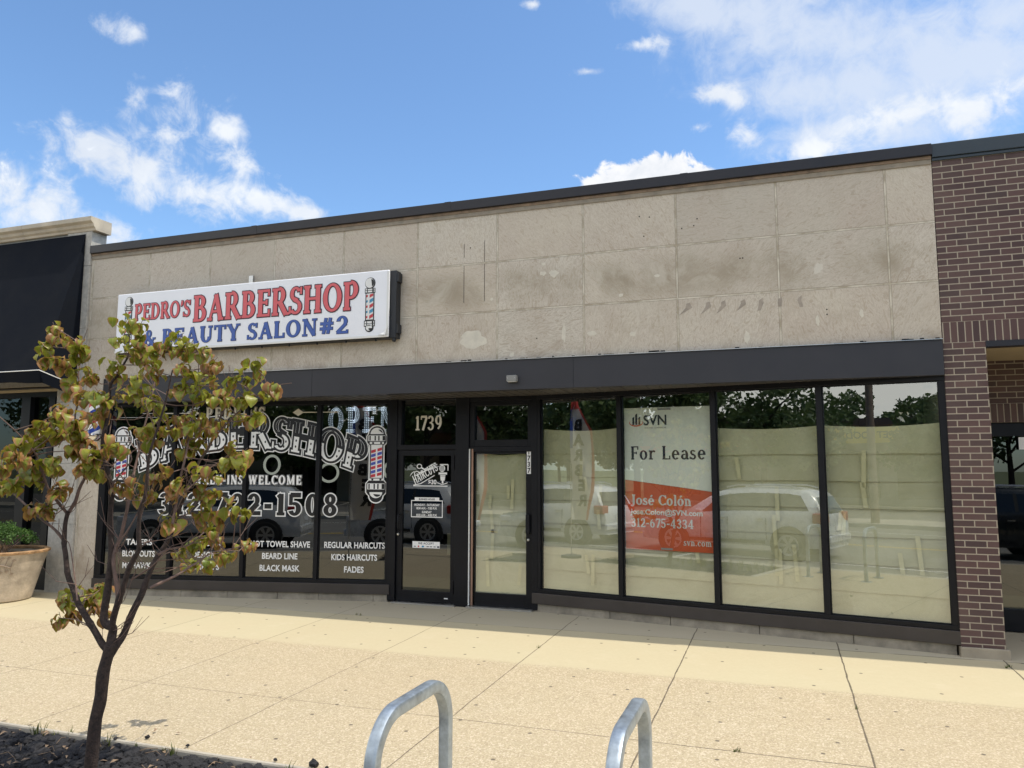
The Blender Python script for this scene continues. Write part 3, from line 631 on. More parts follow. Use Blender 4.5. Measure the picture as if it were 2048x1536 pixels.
for k in range(3900):
    y = rng.uniform(-5.45, KY-.05); x = rng.uniform(KL+.04, KX-.14)
    r = rng.uniform(.011, .030) if rng.random() < .80 else rng.uniform(.028, .046)
    stone(mb, (x, y, -.125+.026*(y+4.5)*1.0+r*.5+rng.uniform(0, .02)), r, rng)
for k in range(5):  # strays on the kerb edge and slab
    x = rng.uniform(-5, -2.6); stone(mb, (x, KY+rng.uniform(-.03, .08), gz(KY)+.018), rng.uniform(.010, .017), rng)
stone(mb, (-2.93, KY+.02, gz(KY)+.028), .033, rng)
tag(mb.build('lava_gravel', M['lava'], smooth=False), 'black lava rock gravel filling the planting bed around the young tree', 'gravel', kind='stuff')
# dry leaves among the rock
mb = MB()
for k in range(90):
    x = rng.uniform(KL+.1, -2.5); y = rng.uniform(-5.2, KY+.02) if rng.random() < .95 else rng.uniform(KY, KY+.3); z = (-.085 if y < KY-.03 else gz(y)+.006)+rng.uniform(0, .012)
    a = rng.uniform(0, 6.28); s = rng.uniform(.010, .034); c, q = math.cos(a)*s, math.sin(a)*s; t = rng.uniform(.2, .8)*s
    mb.add([(x-c, y-q, z), (x-q*.5, y+c*.5, z+t), (x+c, y+q, z+t*.2), (x+q*.5, y-c*.5, z+t*.8)], ((0, 1, 3), (1, 2, 3)))
for k in range(40):
    x = rng.uniform(-6, -2.6); y = rng.uniform(-5.1, KY-.03); a = rng.uniform(0, 6.28); s = rng.uniform(.05, .15)
    mb.tube([(x, y, -.08), (x+math.cos(a)*s*.5, y+math.sin(a)*s*.5, -.055), (x+math.cos(a+.3)*s, y+math.sin(a+.3)*s, -.07)], .002, 4)
tag(mb.build('leaf_litter', M['dead_leaf']), 'dry brown leaves and twigs strewn over the black gravel', 'leaf litter', kind='stuff')
def tuft(mb, x, y, z, n, h, rng):
    for k in range(n):
        a = rng.uniform(0, 6.28); l = h*rng.uniform(.5, 1); w = .0025+.002*rng.random(); lean = rng.uniform(.2, .7)
        d = Vector((math.cos(a), math.sin(a), 0)); s = Vector((-d.y, d.x, 0))*w; p = Vector((x, y, z))+d*rng.uniform(0, .02)
        m1 = p+d*l*lean*.4+Vector((0, 0, l*.6)); t1 = p+d*l*lean+Vector((0, 0, l*.9)); c = rng.random()
        mb.add([p-s, p+s, m1+s*.7, m1-s*.7, t1], ((0, 1, 2, 3), (3, 2, 4))); mb.col += [(c, 0, 0)]*5
mb = MB(); mb.col = []
for k in range(16): x = rng.uniform(-5.3, -4.0) if k < 11 else rng.uniform(-3.2, -2.5); tuft(mb, x, KY+rng.uniform(-.09, -.01), -.10, rng.randint(5, 11), rng.uniform(.05, .13), rng)
for k in range(60): tuft(mb, rng.uniform(-5.2, -2.55), rng.uniform(-6.4, -5.5), -.15, 14, rng.uniform(.1, .28), rng)
for x, y in ((-.36, -3.32), (-.33, -3.31), (-5.2, -.11), (-5.14, -.11), (.51, -2.1), (-2.48, -1.0), (2.0, -.3), (1.96, -.36)): tuft(mb, x, y, gz(y), 7, .035, rng)
tag(mb.build('weeds', M['grass']), 'thin weeds and grass along the bed edge and pavement cracks', 'weeds', kind='stuff')

# ================================================================== BARBERSHOP BUILDING
XL, XR = -10.147, 1.655
FB, FT, CB, CT = 2.845, 3.222, 5.222, 5.352
b = thing('shop_building', 'single storey shop building faced in beige stone slabs under a black coping', 'building', (-4.25, 0, 0))
mb = MB(); mb.box(XL, XR, 0, .28, FT+.004, CB-.002); mb.box(XL, -9.735, 0, .28, 0, FT+.004)
mb.build('stone_wall', M['stone'], b)
mb = MB(); mb.box(XL, XL+.2, .28, 12, 0, 5.1); mb.box(XR-.2, XR, 1.1, 12, 0, 5.1); mb.box(XL+.2, XR-.2, 11.8, 12, 0, 5.1); mb.box(XL, XR, .28, 12, 5.1, 5.22); mb.box(XL+.2, XR-.2, .29, .5, FT, 5.09)
mb.build('rear_wall', M['room_dark'], b)
mb = MB(); mb.box(XL-.004, XR+.004, -.058, .33, CB+.004, CT); mb.build('coping', M['coping'], b, bevel=.006)
mb = MB()
for x in (-7.1, -4.05, -1.0): mb.box(x, x+.09, -.0605, -.0579, CB+.004, CT+.002); mb.box(x+.043, x+.047, -.0612, -.0604, CB+.004, CT+.002)
mb.build('coping_joint', M['coping'], b)
mb = MB()
for x in (-6.02, -2.33): mb.box(x, x+.004, -.0335, -.0319, FB, FT)
mb.build('fascia_joint', M['frame'], b)
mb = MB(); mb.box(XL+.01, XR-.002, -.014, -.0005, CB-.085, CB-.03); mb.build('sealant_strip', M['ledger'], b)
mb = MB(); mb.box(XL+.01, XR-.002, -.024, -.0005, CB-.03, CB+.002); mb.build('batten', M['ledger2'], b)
mb = MB(); mb.box(-9.735, XR, -.032, .10, FB, FT); mb.build('fascia', M['bronze'], b, bevel=.004)
mb = MB()
mb.box(-9.735, XR, -.052, -.001, FT+.001, FT+.007)
rg = random.Random(8)
mb.build('fascia_flashing', M['alu'], b)
mb = MB()
for k in range(34):
    x = rg.uniform(-4.4, 1.6); w = rg.uniform(.02, .10); mb.box(x, x+w, -.02, -.001, FT+.008, FT+.012+rg.uniform(0, .02))
mb.build('sealant_crumbs', M['soil'], b)
mb = MB(); mb.box(-9.735, XR, .10, 1.08, FB+.012, FB+.04)
for k in range(75):
    x = -9.7+k*.152; mb.box(x, x+.006, .11, 1.06, FB+.006, FB+.0119)
mb.build('soffit', M['soffit'], b)
# pale filler patches on the stone
mb = MB()
for cx, cz, rx, rz in ((-3.66, 3.51, .175, .105), (-2.58, 4.285, .055, .045), (-2.72, 4.30, .04, .03), (-2.71, 4.42, .025, .02), (-2.10, 3.50, .05, .032), (-1.6, 3.47, .035, .03), (-2.45, 3.52, .03, .11), (-3.4, 4.02, .022, .02), (-3.13, 3.29, .03, .03), (-1.74, 3.95, .03, .02), (-1.3, 4.15, .03, .02), (-.3, 3.36, .03, .07), (.45, 3.5, .02, .06), (.9, 3.55, .02, .05)):
    mb = MB(); n = 26; o = rg.uniform(0, 99); mb.poly([(cx+rx*math.cos(2*math.pi*i/n)*(1+.55*noise.noise(Vector((math.cos(2*math.pi*i/n)*1.8, math.sin(2*math.pi*i/n)*1.8, o)))), -.0022, cz+rz*math.sin(2*math.pi*i/n)*(1+.55*noise.noise(Vector((math.cos(2*math.pi*i/n)*1.8, math.sin(2*math.pi*i/n)*1.8, o+7))))) for i in range(n)]); mb.build('filler_patch', M['putty'], b)
mb = MB()   # old anchor holes and cut lines
for cx, cz in ((-3.70, 4.72), (.55, 3.62), (.55, 3.565), (-.82, 4.80), (-1.45, 4.65), (-1.0, 4.70), (-.86, 4.72), (-2.8, 3.48), (-.35, 4.28), (-.32, 4.28), (-1.5, 4.9), (-1.38, 4.88), (-5.0, 3.95)):
    disc(mb, cx, cz, .008, .009, lambda u, v, l: (u, -.0022, v), 0, 10)
for x, z0, z1 in ((-3.79, 4.60, 4.78), (-3.79, 4.0, 4.49), (-3.505, 4.0, 4.49), (-3.505, 4.52, 4.80)): mb.box(x, x+.005, -.0022, -.0005, z0, z1)
mb.build('anchor_hole', M['soil'], b)
mb = MB()   # dark drips left by the old sign letters
for k in range(7):
    x = -.95+k*.20+rg.uniform(-.03, .03); dx = .06-(k*.012)+rg.uniform(-.02, .02); mb.poly([(x, -.0023, 3.79-.004*k), (x+.04, -.0023, 3.80), (x+.045+dx*.3, -.0023, 3.74), (x+.02-dx, -.0023, 3.66+rg.uniform(-.02, .05)), (x-.015-dx, -.0023, 3.665+rg.uniform(-.02, .03)), (x-.005, -.0023, 3.74)])
mb.build('drip_stain', mat('faded_grey_stain', (.33, .285, .235), .8, var=.3, vscale=9), b)

def frame_of(P, Q):
    P, Q = Vector(P), Vector(Q); d = (Q-P).normalized(); n = Vector((d.y, -d.x)); L = (Q-P).length
    return (lambda s, nn, z: (P.x+d.x*s+n.x*nn, P.y+d.y*s+n.y*nn, z)), L
LWf, LWL = frame_of((-9.70, 0.0), (-5.26, .9)); RWf, RWL = frame_of((-3.10, .9), (1.65, .05)); DWf, DWL = frame_of((-5.26, .9), (-3.10, .9))
ZB, ZT = .292, 2.80
def bars(mb, f, lst):
    for s0, s1, n0, n1, z0, z1 in lst: mb.box(s0, s1, n0, n1, z0, z1, f)
# base courses
mb = MB()
def blocks(f, L, w, seed, z1):
    r = random.Random(seed); s = -.03
    while s < L-.02:
        e = min(L+(.03 if f is RWf else -.02), s+w*r.uniform(.8, 1.15)); mb.box(s+.003, e-.003, -.2, .012+r.uniform(0, .004), -.03, z1, f); s = e
blocks(LWf, LWL, .74, 1, .106); mb.build('base_course', M['base_stone'], b, bevel=.004)
mb = MB(); blocks(RWf, RWL, .95, 2, .106); mb.build('base_course', M['base_stone'], b, bevel=.004)

def storefront(name, f, L, ends, mull, glass, label):
    w = MB(); e0, e1 = ends; o = None
    st = []
    st += [(e0, L+e1, -.10, .022, .245, ZB), (e0, L+e1, -.10, .022, ZT, FB+.011), (e0, e0+.105, -.10, .020, ZB, ZT), (L+e1-.075, L+e1, -.10, .020, ZB, ZT)]
    for m in mull: st.append((m-.03, m+.03, -.10, .020, ZB, ZT))
    bars(w, f, st); o = w.build(name, M['frame'], b, bevel=.003)
    tag(o, label)
    s2 = MB(); s2.box(e0-.01, L+e1, -.12, .045, .107, .2445, f); s2.build('sill', M['sill'], o, bevel=.005)
    edges = [e0+.105]+[q for m in mull for q in (m-.03, m+.03)]+[L+e1-.075]
    for k in range(0, len(edges), 2):
        g = MB(); a, c = edges[k], edges[k+1]; rb = [(a-.012, -.03, ZB-.012), (c+.012, -.03, ZB-.012), (c+.012, -.03, ZT+.012), (a-.012, -.03, ZT+.012)]
        g.poly([f(*q) for q in rb]); g.build('pane', glass, o)
        gk = MB(); t = .012
        bars(gk, f, [(a, c, -.028, -.012, ZB, ZB+t), (a, c, -.028, -.012, ZT-t, ZT), (a, a+t, -.028, -.012, ZB+t, ZT-t), (c-t, c, -.028, -.012, ZB+t, ZT-t)]); gk.build('glazing_bead', M['frame'], o)
    return o
wl = storefront('storefront_window', LWf, LWL, (-.02, .0), (1.16, 2.30, 3.42), M['glass_dark'], 'lettered barbershop window of four dark panes')
wr = storefront('storefront_window', RWf, RWL, (-.03, .03), (1.20, 2.40, 3.60), M['glass_clear'], 'window of four clear panes papered over inside')

# entrance between the two windows
mb = MB(); bars(mb, DWf, [(-.03, .085, -.10, .03, .02, FB+.011), (1.0, 1.20, -.10, .034, .0, FB+.011), (.085, 1.0, -.08, .02, 2.84, FB+.011), (.085, 1.0, -.08, .02, 2.135, 2.205), (.085, .15, -.08, .018, 2.205, 2.84),
    (2.115, 2.19, -.10, .03, .02, FB+.011), (1.20, 2.115, -.08, .022, 2.80, FB+.011), (1.20, 2.115, -.08, .016, 2.10, 2.17), (1.20, 1.275, -.08, .008, 2.17, 2.80), (2.05, 2.115, -.08, .008, 2.17, 2.80), (1.275, 2.05, -.08, .008, 2.735, 2.80), (1.275, 2.05, -.08, .008, 2.17, 2.265)])
ent = mb.build('entrance_frame', M['frame'], b, bevel=.004)
for s0, s1, z0, z1 in ((.14, 1.01, 2.2, 2.845), (1.27, 2.06, 2.255, 2.745)):
    g = MB(); g.poly([DWf(s0, -.04, z0), DWf(s1, -.04, z0), DWf(s1, -.04, z1), DWf(s0, -.04, z1)]); g.build('transom_pane', M['glass_dark'], ent)
mb = MB(); bars(mb, DWf, [(.06, 1.02, -.15, .09, .0, .022), (1.2, 2.13, -.15, .10, .0, .026)]); mb.build('threshold', M['alu'], ent)
pl_ = lambda f, n0: (lambda u, v, l: f(u, n0+l, v))
pD = pl_(DWf, -.036)
mb = MB(); letters(mb, '1739', .335, 2.412, .205, pD, .001, .0, T=.20, n=.10, sf=.10, sx=.80); mb.build('number_lettering', M['cream'], ent)
def door(name, s0, s1, zt, gs0, gs1, gz0, gz1, glass, label):
    mb = MB(); bars(mb, DWf, [(s0, gs0, -.055, -.005, .03, zt), (gs1, s1, -.055, -.005, .03, zt), (gs0, gs1, -.055, -.005, .03, gz0), (gs0, gs1, -.055, -.005, gz1, zt)])
    o = mb.build(name, M['frame'], b, bevel=.003); tag(o, label)
    g = MB(); g.poly([DWf(gs0-.01, -.03, gz0-.01), DWf(gs1+.01, -.03, gz0-.01), DWf(gs1+.01, -.03, gz1+.01), DWf(gs0-.01, -.03, gz1+.01)]); g.build('pane', glass, o); return o
d1 = door('door', .09, .995, 2.13, .175, .92, .175, 2.05, M['glass_dark'], 'dark glass door with white haircut stickers')
d2 = door('door', 1.275, 2.11, 2.095, 1.285, 2.02, .20, 2.07, M['glass_clear'], 'glass door papered over inside')
def pull(s, z0, z1, m, o, out=.05):
    h = MB(); pts = [DWf(s, -.006, z0), DWf(s, out*.7, z0+.004), DWf(s, out, z0+.03), DWf(s, out, z1-.03), DWf(s, out*.7, z1-.004), DWf(s, -.006, z1)]; h.tube(pts, .011, 8); h.build('handle', m, o, smooth=True)
pull(.135, 1.0, 1.22, M['frame'], d1)
h = MB(); h.box(2.03, 2.085, -.004, .05, 1.01, 1.26, DWf); h.build('handle', M['frame'], d2, bevel=.008)
for s, z, o in ((.118, .945, d1), (2.055, .925, d2)):
    c = DWf(s, -.006, z); h = MB(); h.lathe([(.001, -.022), (.015, -.02), (.019, -.006), (.019, .004)], 16, c, 'Y'); h.build('lock', M['alu'], o, smooth=True)
for q in ((.958, .975, -.004, .012, 1.86, 2.05), (.955, .975, -.004, .012, .16, .34)): h = MB(); bars(h, DWf, [q]); h.build('hinge', M['frame'], d1)
h = MB(); bars(h, DWf, [(.835, .89, -.003, -.001, .085, .1)]); h.build('maker_plate', M['white'], d1)
h = MB(); h.box(.852, .918, -.06, -.045, .68, .975, DWf); h.build('push_pad', M['brass_pad'], d1, bevel=.02)
h = MB(); bars(h, DWf, [(1.203, 1.218, .0, .032, .03, 2.14)]); h.build('door_edge_strip', M['plastic_white'], ent)
h = MB(); bars(h, DWf, [(1.2195, 1.236, .0, .018, .03, 2.14)]); h.build('door_edge_strip', M['frame'], ent)
h = MB(); bars(h, DWf, [(1.2375, 1.262, .0, .022, .03, 2.14)]); h.build('door_edge_strip', M['wood_strip'], ent)
h = MB(); bars(h, DWf, [(2.035, 2.092, -.0045, .0, 1.80, 2.145)]); pt = h.build('number_plate', M['white'], d2)
h = MB()
for k, c in enumerate('1737'): sans(h, c, 2.0635, 2.063-k*.083, .068, pl_(DWf, .0), .001, .03, 'CENTER', .9)
h.build('number_lettering', M['black'], d2)
# haircut sticker, hours, cards
pg = pl_(DWf, -.029)
mb = MB()
for sz, cx, cz in ((1, .42, 1.90), (1, .38, 1.80)):
    for k in range(18):
        a, c = 2*math.pi*k/18, 2*math.pi*(k+1)/18
        mb.poly([pg(cx+.042*math.cos(a), cz+.036*math.sin(a), .002), pg(cx+.042*math.cos(c), cz+.036*math.sin(c), .002), pg(cx+.029*math.cos(c), cz+.024*math.sin(c), .002), pg(cx+.029*math.cos(a), cz+.024*math.sin(a), .002)])
def ribbon(mb, pts, w, pl, lay):
    pts = [Vector(p) for p in pts]
    for i in range(len(pts)-1):
        d = (pts[i+1]-pts[i]).normalized(); n = Vector((-d.y, d.x)); a, c = (w if not isinstance(w, list) else w[i]), (w if not isinstance(w, list) else w[i+1])
        mb.poly([pl(*(pts[i]-n*a/2), lay+i*.00005), pl(*(pts[i+1]-n*c/2), lay+i*.00005), pl(*(pts[i+1]+n*c/2), lay+i*.00005), pl(*(pts[i]+n*a/2), lay+i*.00005)])
ribbon(mb, [(.455, 1.88), (.52, 1.845), (.60, 1.86), (.74, 1.905)], [.02, .022, .016, .004], pg, .0025); ribbon(mb, [(.42, 1.805), (.50, 1.83), (.60, 1.875), (.70, 1.91)], [.02, .02, .014, .003], pg, .003)
ribbon(mb, [(.345, 1.83), (.30, 1.80), (.275, 1.76)], [.01, .012, .003], pg, .003)
rotd = lambda u, v, l: pg(.355+(u*.85-v*.42), 1.645+(u*.47+v*.90), l)
letters(mb, 'HAIRCUTS', 0, 0, .125, rotd, .004, .004, T=.20, n=.10, sf=.10, sx=.56)
ribbon(mb, [(.33, 1.635), (.44, 1.655), (.56, 1.72), (.66, 1.775)], .012, pg, .003); ribbon(mb, [(.36, 1.77), (.46, 1.80), (.58, 1.88), (.70, 1.93)], .008, pg, .0035); ribbon(mb, [(.33, 1.625), (.86, 1.625)], .012, pg, .004)
sans(mb, '$30', .56, 1.652, .062, pg, .005, .03)
disc(mb, .775, 1.87, .045, .05, pg, .003); ribbon(mb, [(.72, 1.80), (.85, 1.80)], .03, pg, .0035); ribbon(mb, [(.785, 1.80), (.785, 1.70)], [.09, .06], pg, .004); ribbon(mb, [(.785, 1.72), (.785, 1.66)], [.025, .025], pg, .0045); ribbon(mb, [(.70, 1.672), (.78, 1.645), (.86, 1.672)], .010, pg, .005)
ribbon(mb, [(.74, 1.925), (.865, 1.925), (.865, 1.84)], .014, pg, .0052)
mb.build('haircut_lettering', M['white'], d1)
mb = MB()
for u in (-.025, -.008, .01, .026): ribbon(mb, [(.775+u*1.2, 1.835), (.775+u*.7, 1.905)], .006, pg, .0065)
ribbon(mb, [(.735, 1.785), (.835, 1.785)], .006, pg, .0066); ribbon(mb, [(.745, 1.765), (.825, 1.765)], .005, pg, .0067)
mb.build('shaving_brush_lines', M['black'], d1)
mb = MB(); x0, x1, z0, z1 = .30, .79, 1.185, 1.425
for a in ((x0, z0, x1, z0+.012), (x0, z1-.012, x1, z1), (x0, z0+.012, x0+.012, z1-.012), (x1-.012, z0+.012, x1, z1-.012)): rect(mb, *a, pg, .002)
rect(mb, .355, 1.415, .735, 1.465, pg, .0025)
for t, z, h in (('MONDAY - SATURDAY', 1.345, .032), ('8:30 A.M. - 7:00 P.M.', 1.298, .032), ('SUNDAY', 1.245, .032), ('8:30 A.M. - 4:00 P.M.', 1.203, .032)): sans(mb, t, .545, z, h, pg, .003, .03, 'CENTER', .86)
mb.build('hours_lettering', M['white'], d1)
mb = MB(); sans(mb, 'BUSINESS HOURS', .545, 1.427, .026, pg, .004, .02, 'CENTER', .9); mb.build('hours_heading', M['black'], d1)
mb = MB(); rect(mb, .33, .762, .752, .852, pg, .002); mb.build('payment_card', M['white'], d1)
mb = MB(); sans(mb, 'WE ACCEPT', .541, .812, .030, pg, .003, .015, 'CENTER', 1.0, 1.1)
for x in (.35, .55, .60, .655): rect(mb, x, .777, x+.035, .788, pg, .003)
rect(mb, .71, .772, .745, .793, pg, .003); mb.build('payment_lettering', M['ink_navy'], d1)
mb = MB(); disc(mb, .425, .783, .012, .012, pg, .003); mb.build('payment_mark', M['red'], d1)
mb = MB(); rect(mb, .475, .772, .51, .794, pg, .003); mb.build('payment_mark', M['teal'], d1)

# ---- vinyl on the barbershop window
pw = pl_(LWf, .0215)          # just proud of the mullions: the vinyl of the big lettering lies on the glass, cut at each mullion
pwg = pl_(LWf, -.029)
MUL = [(1.13-.004, 1.19+.004), (2.27-.004, 2.33+.004), (3.39-.004, 3.45+.004)]
def cut_build(layers):
    "vinyl on the panes, trimmed at the jamb"
    for name, m, fn in layers:
        g = MB(); fn(g); k = MB(); ok = []
        Pn = LWf(0, 0, 0); d = Vector(LWf(1, 0, 0))-Vector(Pn)
        for f in g.f:
            cs = [(Vector(g.v[i])-Vector(Pn)).dot(d) for i in f]; c = sum(cs)/len(cs)
            if c < 4.455: ok.append(f)
        g.f = ok; g.build(name, m, wl)
def arch(cx, k, a, q):       # bowed lettering: middle of the word rides high
    u = (cx+a)/3.42; rise = 4*u*(1-u)*.34; slope = 4*(1-2*u)*.34/3.42
    return (cx+a-q*slope*.55, q*(1+.10*math.sin(math.pi*u))+rise-.02*u)
BT = dict(T=.225, n=.115, sf=.17)
bw = lambda g, e, lay, keep=None, dx=0, dz=0, only=None: letters(g, 'BARBERSHOP', .60+dx, 1.83+dz, .445, pwg, lay, e, sx=1.0, track=-.008, warp=arch, keep=keep, **BT)
def bars_white(g): bw(g, .068, .002)
def bars_black(g): bw(g, .038, .005)
def bars_in(g): bw(g, -.028, .012, keep=lambda v: v < .50)
def bars_line(g):
    for sgn in (1,): bw(g, -.052, .012, keep=lambda v: v > .56)
def bars_top(g): bw(g, -.062, .016, keep=lambda v: v > .56)
def bars_dots(g):
    cx = 0
    for k, ch in enumerate('BARBERSHOP'):
        adv = glyph(ch, **BT)[0]*.445
        for a, q in {'B': ((.2, .18), (.2, .36), (.6, .30)), 'A': ((.22, .22), (.68, .22), (.62, .40)), 'R': ((.2, .18), (.2, .36), (.62, .22)), 'E': ((.2, .2), (.2, .38)), 'S': ((.50, .30), (.44, .14)), 'H': ((.2, .2), (.2, .38), (.70, .2), (.70, .38)), 'O': ((.14, .42), (.16, .26), (.74, .42), (.70, .24)), 'P': ((.2, .16), (.2, .34))}[ch]:
            for (p, r) in ((.0, .032),):
                pts = [arch(cx, k, (a+r*.8*math.cos(2*math.pi*i/10))*.445, (q+r*1.2*math.sin(2*math.pi*i/10))*.445) for i in range(10)]
                g.poly([pwg(.60+x, 1.83+z, .020) for x, z in pts])
        cx += adv-.008
cut_build([('name_outline', M['white'], bars_white), ('name_shadow', M['black'], bars_black), ('name_infill', M['white'], bars_in), ('name_highlight', M['white'], bars_line), ('name_face', M['black'], bars_top), ('name_dots', M['black'], bars_dots)])
ped = dict(T=.24, n=.12, sf=.15, sx=.86, track=.03)
def ped_a(g): letters(g, "PEDRO'S", 1.63, 2.600, .175, pwg, .001, .055, **ped)
def ped_k(g): letters(g, "PEDRO'S", 1.63, 2.600, .175, pwg, .005, .03, **ped)
def ped_b(g):
    letters(g, "PEDRO'S", 1.63, 2.600, .175, pwg, .009, -.004, **ped)
    for s in (-1, 1):
        c = 2.26+s*.82; g.poly([pwg(c-.085*s*s, 2.69, .003), pwg(c, 2.635, .003), pwg(c+.085, 2.69, .003), pwg(c, 2.745, .003)]); rect(g, *((c+.07, 2.683, c+.62, 2.697) if s > 0 else (c-.5, 2.683, c-.07, 2.697)), pwg, .0032)
cut_build([('owner_outline', M['cream'], ped_a), ('owner_shadow', M['black'], ped_k), ('owner_lettering', M['cream'], ped_b)])
def rule(g): rect(g, .20, 2.63, 1.13, 2.637, pwg, .001); rect(g, .60, 2.69, 1.13, 2.70, pwg, .0012)
cut_build([('rule_line', M['grey'], rule)])
wk = dict(T=.25, n=.13, sf=.12, sx=.80, track=.018)
def greet(e, lay): return lambda g: [letters(g, t_, x_, 1.632, .135, pwg, lay, e, T=.25, n=.13, sf=.12, track=.012, width=w_) for t_, x_, w_ in (('WALK-INS', 1.49, .77), ('WELCOME', 2.345, .825))]
cut_build([('greeting_outline', M['grey'], greet(.07, .001)), ('greeting_shadow', M['black'], greet(.045, .004)), ('greeting_lettering', M['white'], greet(.0, .008))])
ph = dict(T=.25, n=.15, sf=.12, width=2.80, track=.03)
PHN = lambda g, lay, e: letters(g, '312-722-1508', .93, 1.185, .315, pwg, lay, e, **ph)
def slash(w, lay): return lambda g: g.poly([pwg(3.16+w*-1, 1.24, lay), pwg(3.20+w, 1.24, lay), pwg(3.345+w, 1.45, lay), pwg(3.305-w, 1.45, lay)])
cut_build([('phone_outline', M['white'], lambda g: PHN(g, .001, .052)), ('phone_lettering', M['black'], lambda g: PHN(g, .006, -.004))])
LWID = {'TAPERS': .42, 'BLOWOUTS': .52, 'MOHAWKS': .50, 'HAIRCUTS': .50, 'DESIGNS': .42, 'LINE UPS': .44, 'HOT TOWEL SHAVE': .91, 'BEARD LINE': .54, 'BLACK MASK': .61, 'REGULAR HAIRCUTS': .90, 'KIDS HAIRCUTS': .68, 'FADES': .29}
LISTS = ((.655, ('TAPERS', 'BLOWOUTS', 'MOHAWKS')), (1.72, ('HAIRCUTS', 'DESIGNS', 'LINE UPS')), (2.865, ('HOT TOWEL SHAVE', 'BEARD LINE', 'BLACK MASK')), (3.985, ('REGULAR HAIRCUTS', 'KIDS HAIRCUTS', 'FADES')))
for s_, lines in LISTS:
    g = MB()
    for k, t in enumerate(lines): sans(g, t, s_, .735-k*.171, .086, pwg, .001, .028, 'CENTER', spacing=1.04, width=LWID[t])
    g.build('service_list', M['white'], wl)
def window_pole(cx):
    P = lambda u, v, l: pwg(cx+u*1.0, 1.41+v, .003+l)
    def contour(g, e, lay):
        pts = [(.085, 0), (.11, .03), (.125, .085), (.15, .12), (.15, .245), (.125, .275), (.105, .30), (.105, .79), (.125, .805), (.15, .84), (.15, .925), (.125, .96)]
        right = [(x+e, y) for x, y in pts]; n = 10
        top = [((.125+e)*math.cos(math.pi*i/n), .96+(.115+e)*math.sin(math.pi*i/n)) for i in range(n+1)]; bot = [((.105+e)*math.cos(math.pi+math.pi*i/n), .07+(.10+e)*math.sin(math.pi+math.pi*i/n)) for i in range(n+1)]
        g.poly([P(x, y, lay) for x, y in right[2:]+top+[(-x, y) for x, y in reversed(right[2:])]+bot])
    out = {'pole_outline': (M['white'], lambda g: contour(g, .012, .0)), 'pole_shadow': (M['black'], lambda g: contour(g, -.006, .002))}
    def chrome(g):
        disc(g, 0, .955, .098, .092, P, .004, 16, 0, 180); rect(g, -.128, .855, .128, .935, P, .004); rect(g, -.105, .81, .105, .842, P, .004); rect(g, -.105, .285, .105, .315, P, .004); rect(g, -.128, .16, .128, .245, P, .004); disc(g, 0, .12, .095, .085, P, .004, 16, 180, 360); rect(g, -.083, .325, .083, .80, P, .004)
    def dark(g):
        disc(g, .035, .965, .05, .055, P, .006, 12, 0, 110)
        for y0, y1 in ((.855, .935), (.16, .245)):
            for x in (-.112, -.035, .02, .085): rect(g, x, y0+.006, x+.02+(.02 if x > .05 else 0), y1-.006, P, .006)
        for y0 in (.812, .287):
            for x in (-.07, .05): rect(g, x, y0, x+.03, y0+.026, P, .006)
        disc(g, .02, .115, .06, .06, P, .006, 12, 200, 330)
    def st(col):
        def fn(g):
            for k in range(4):
                y = .345+k*.118+(0 if col == 'r' else .059)
                for x0, x1 in ((-.08, -.012), (.012, .08)):
                    a, c = max(.328, y+(x0*.28)), max(.328, y+(x1*.28)); t = .042
                    if y+t < .80: g.poly([P(x0, a, .006), P(x1, c, .006), P(x1, min(.797, c+t), .006), P(x0, min(.797, a+t), .006)])
        return fn
    out['pole_chrome'] = (M['white'], chrome); out['pole_detail'] = (M['black'], dark); out['pole_red_stripe'] = (M['red'], st('r')); out['pole_blue_stripe'] = (M['blue'], st('b'))
    for n_, (m_, fn) in out.items():
        g = MB(); fn(g); g.build(n_, m_, wl)
window_pole(4.29); window_pole(.305)

# rooms behind the glass
mb = MB()
def room(front, y1, z0, z1):
    x0, x1 = front[0][0], front[-1][0]; ring = front+[(x1, y1), (x0, y1)]
    mb.poly([(x, y, z0) for x, y in ring]); mb.poly([(x, y, z1) for x, y in reversed(ring)])
    for (a, b_), (c, d) in zip(ring[len(front)-1:]+ring[:1], ring[len(front):]+ring[:1]):
        if (a, b_) != (c, d): mb.quad((a, b_, z0), (c, d, z0), (c, d, z1), (a, b_, z1))
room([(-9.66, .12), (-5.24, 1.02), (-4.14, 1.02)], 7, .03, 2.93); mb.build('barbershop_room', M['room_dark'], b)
mb = MB(); room([(-4.09, 1.02), (-3.09, 1.02), (1.62, .18)], 7, .03, 2.93); mb.build('vacant_room', M['room'], b)

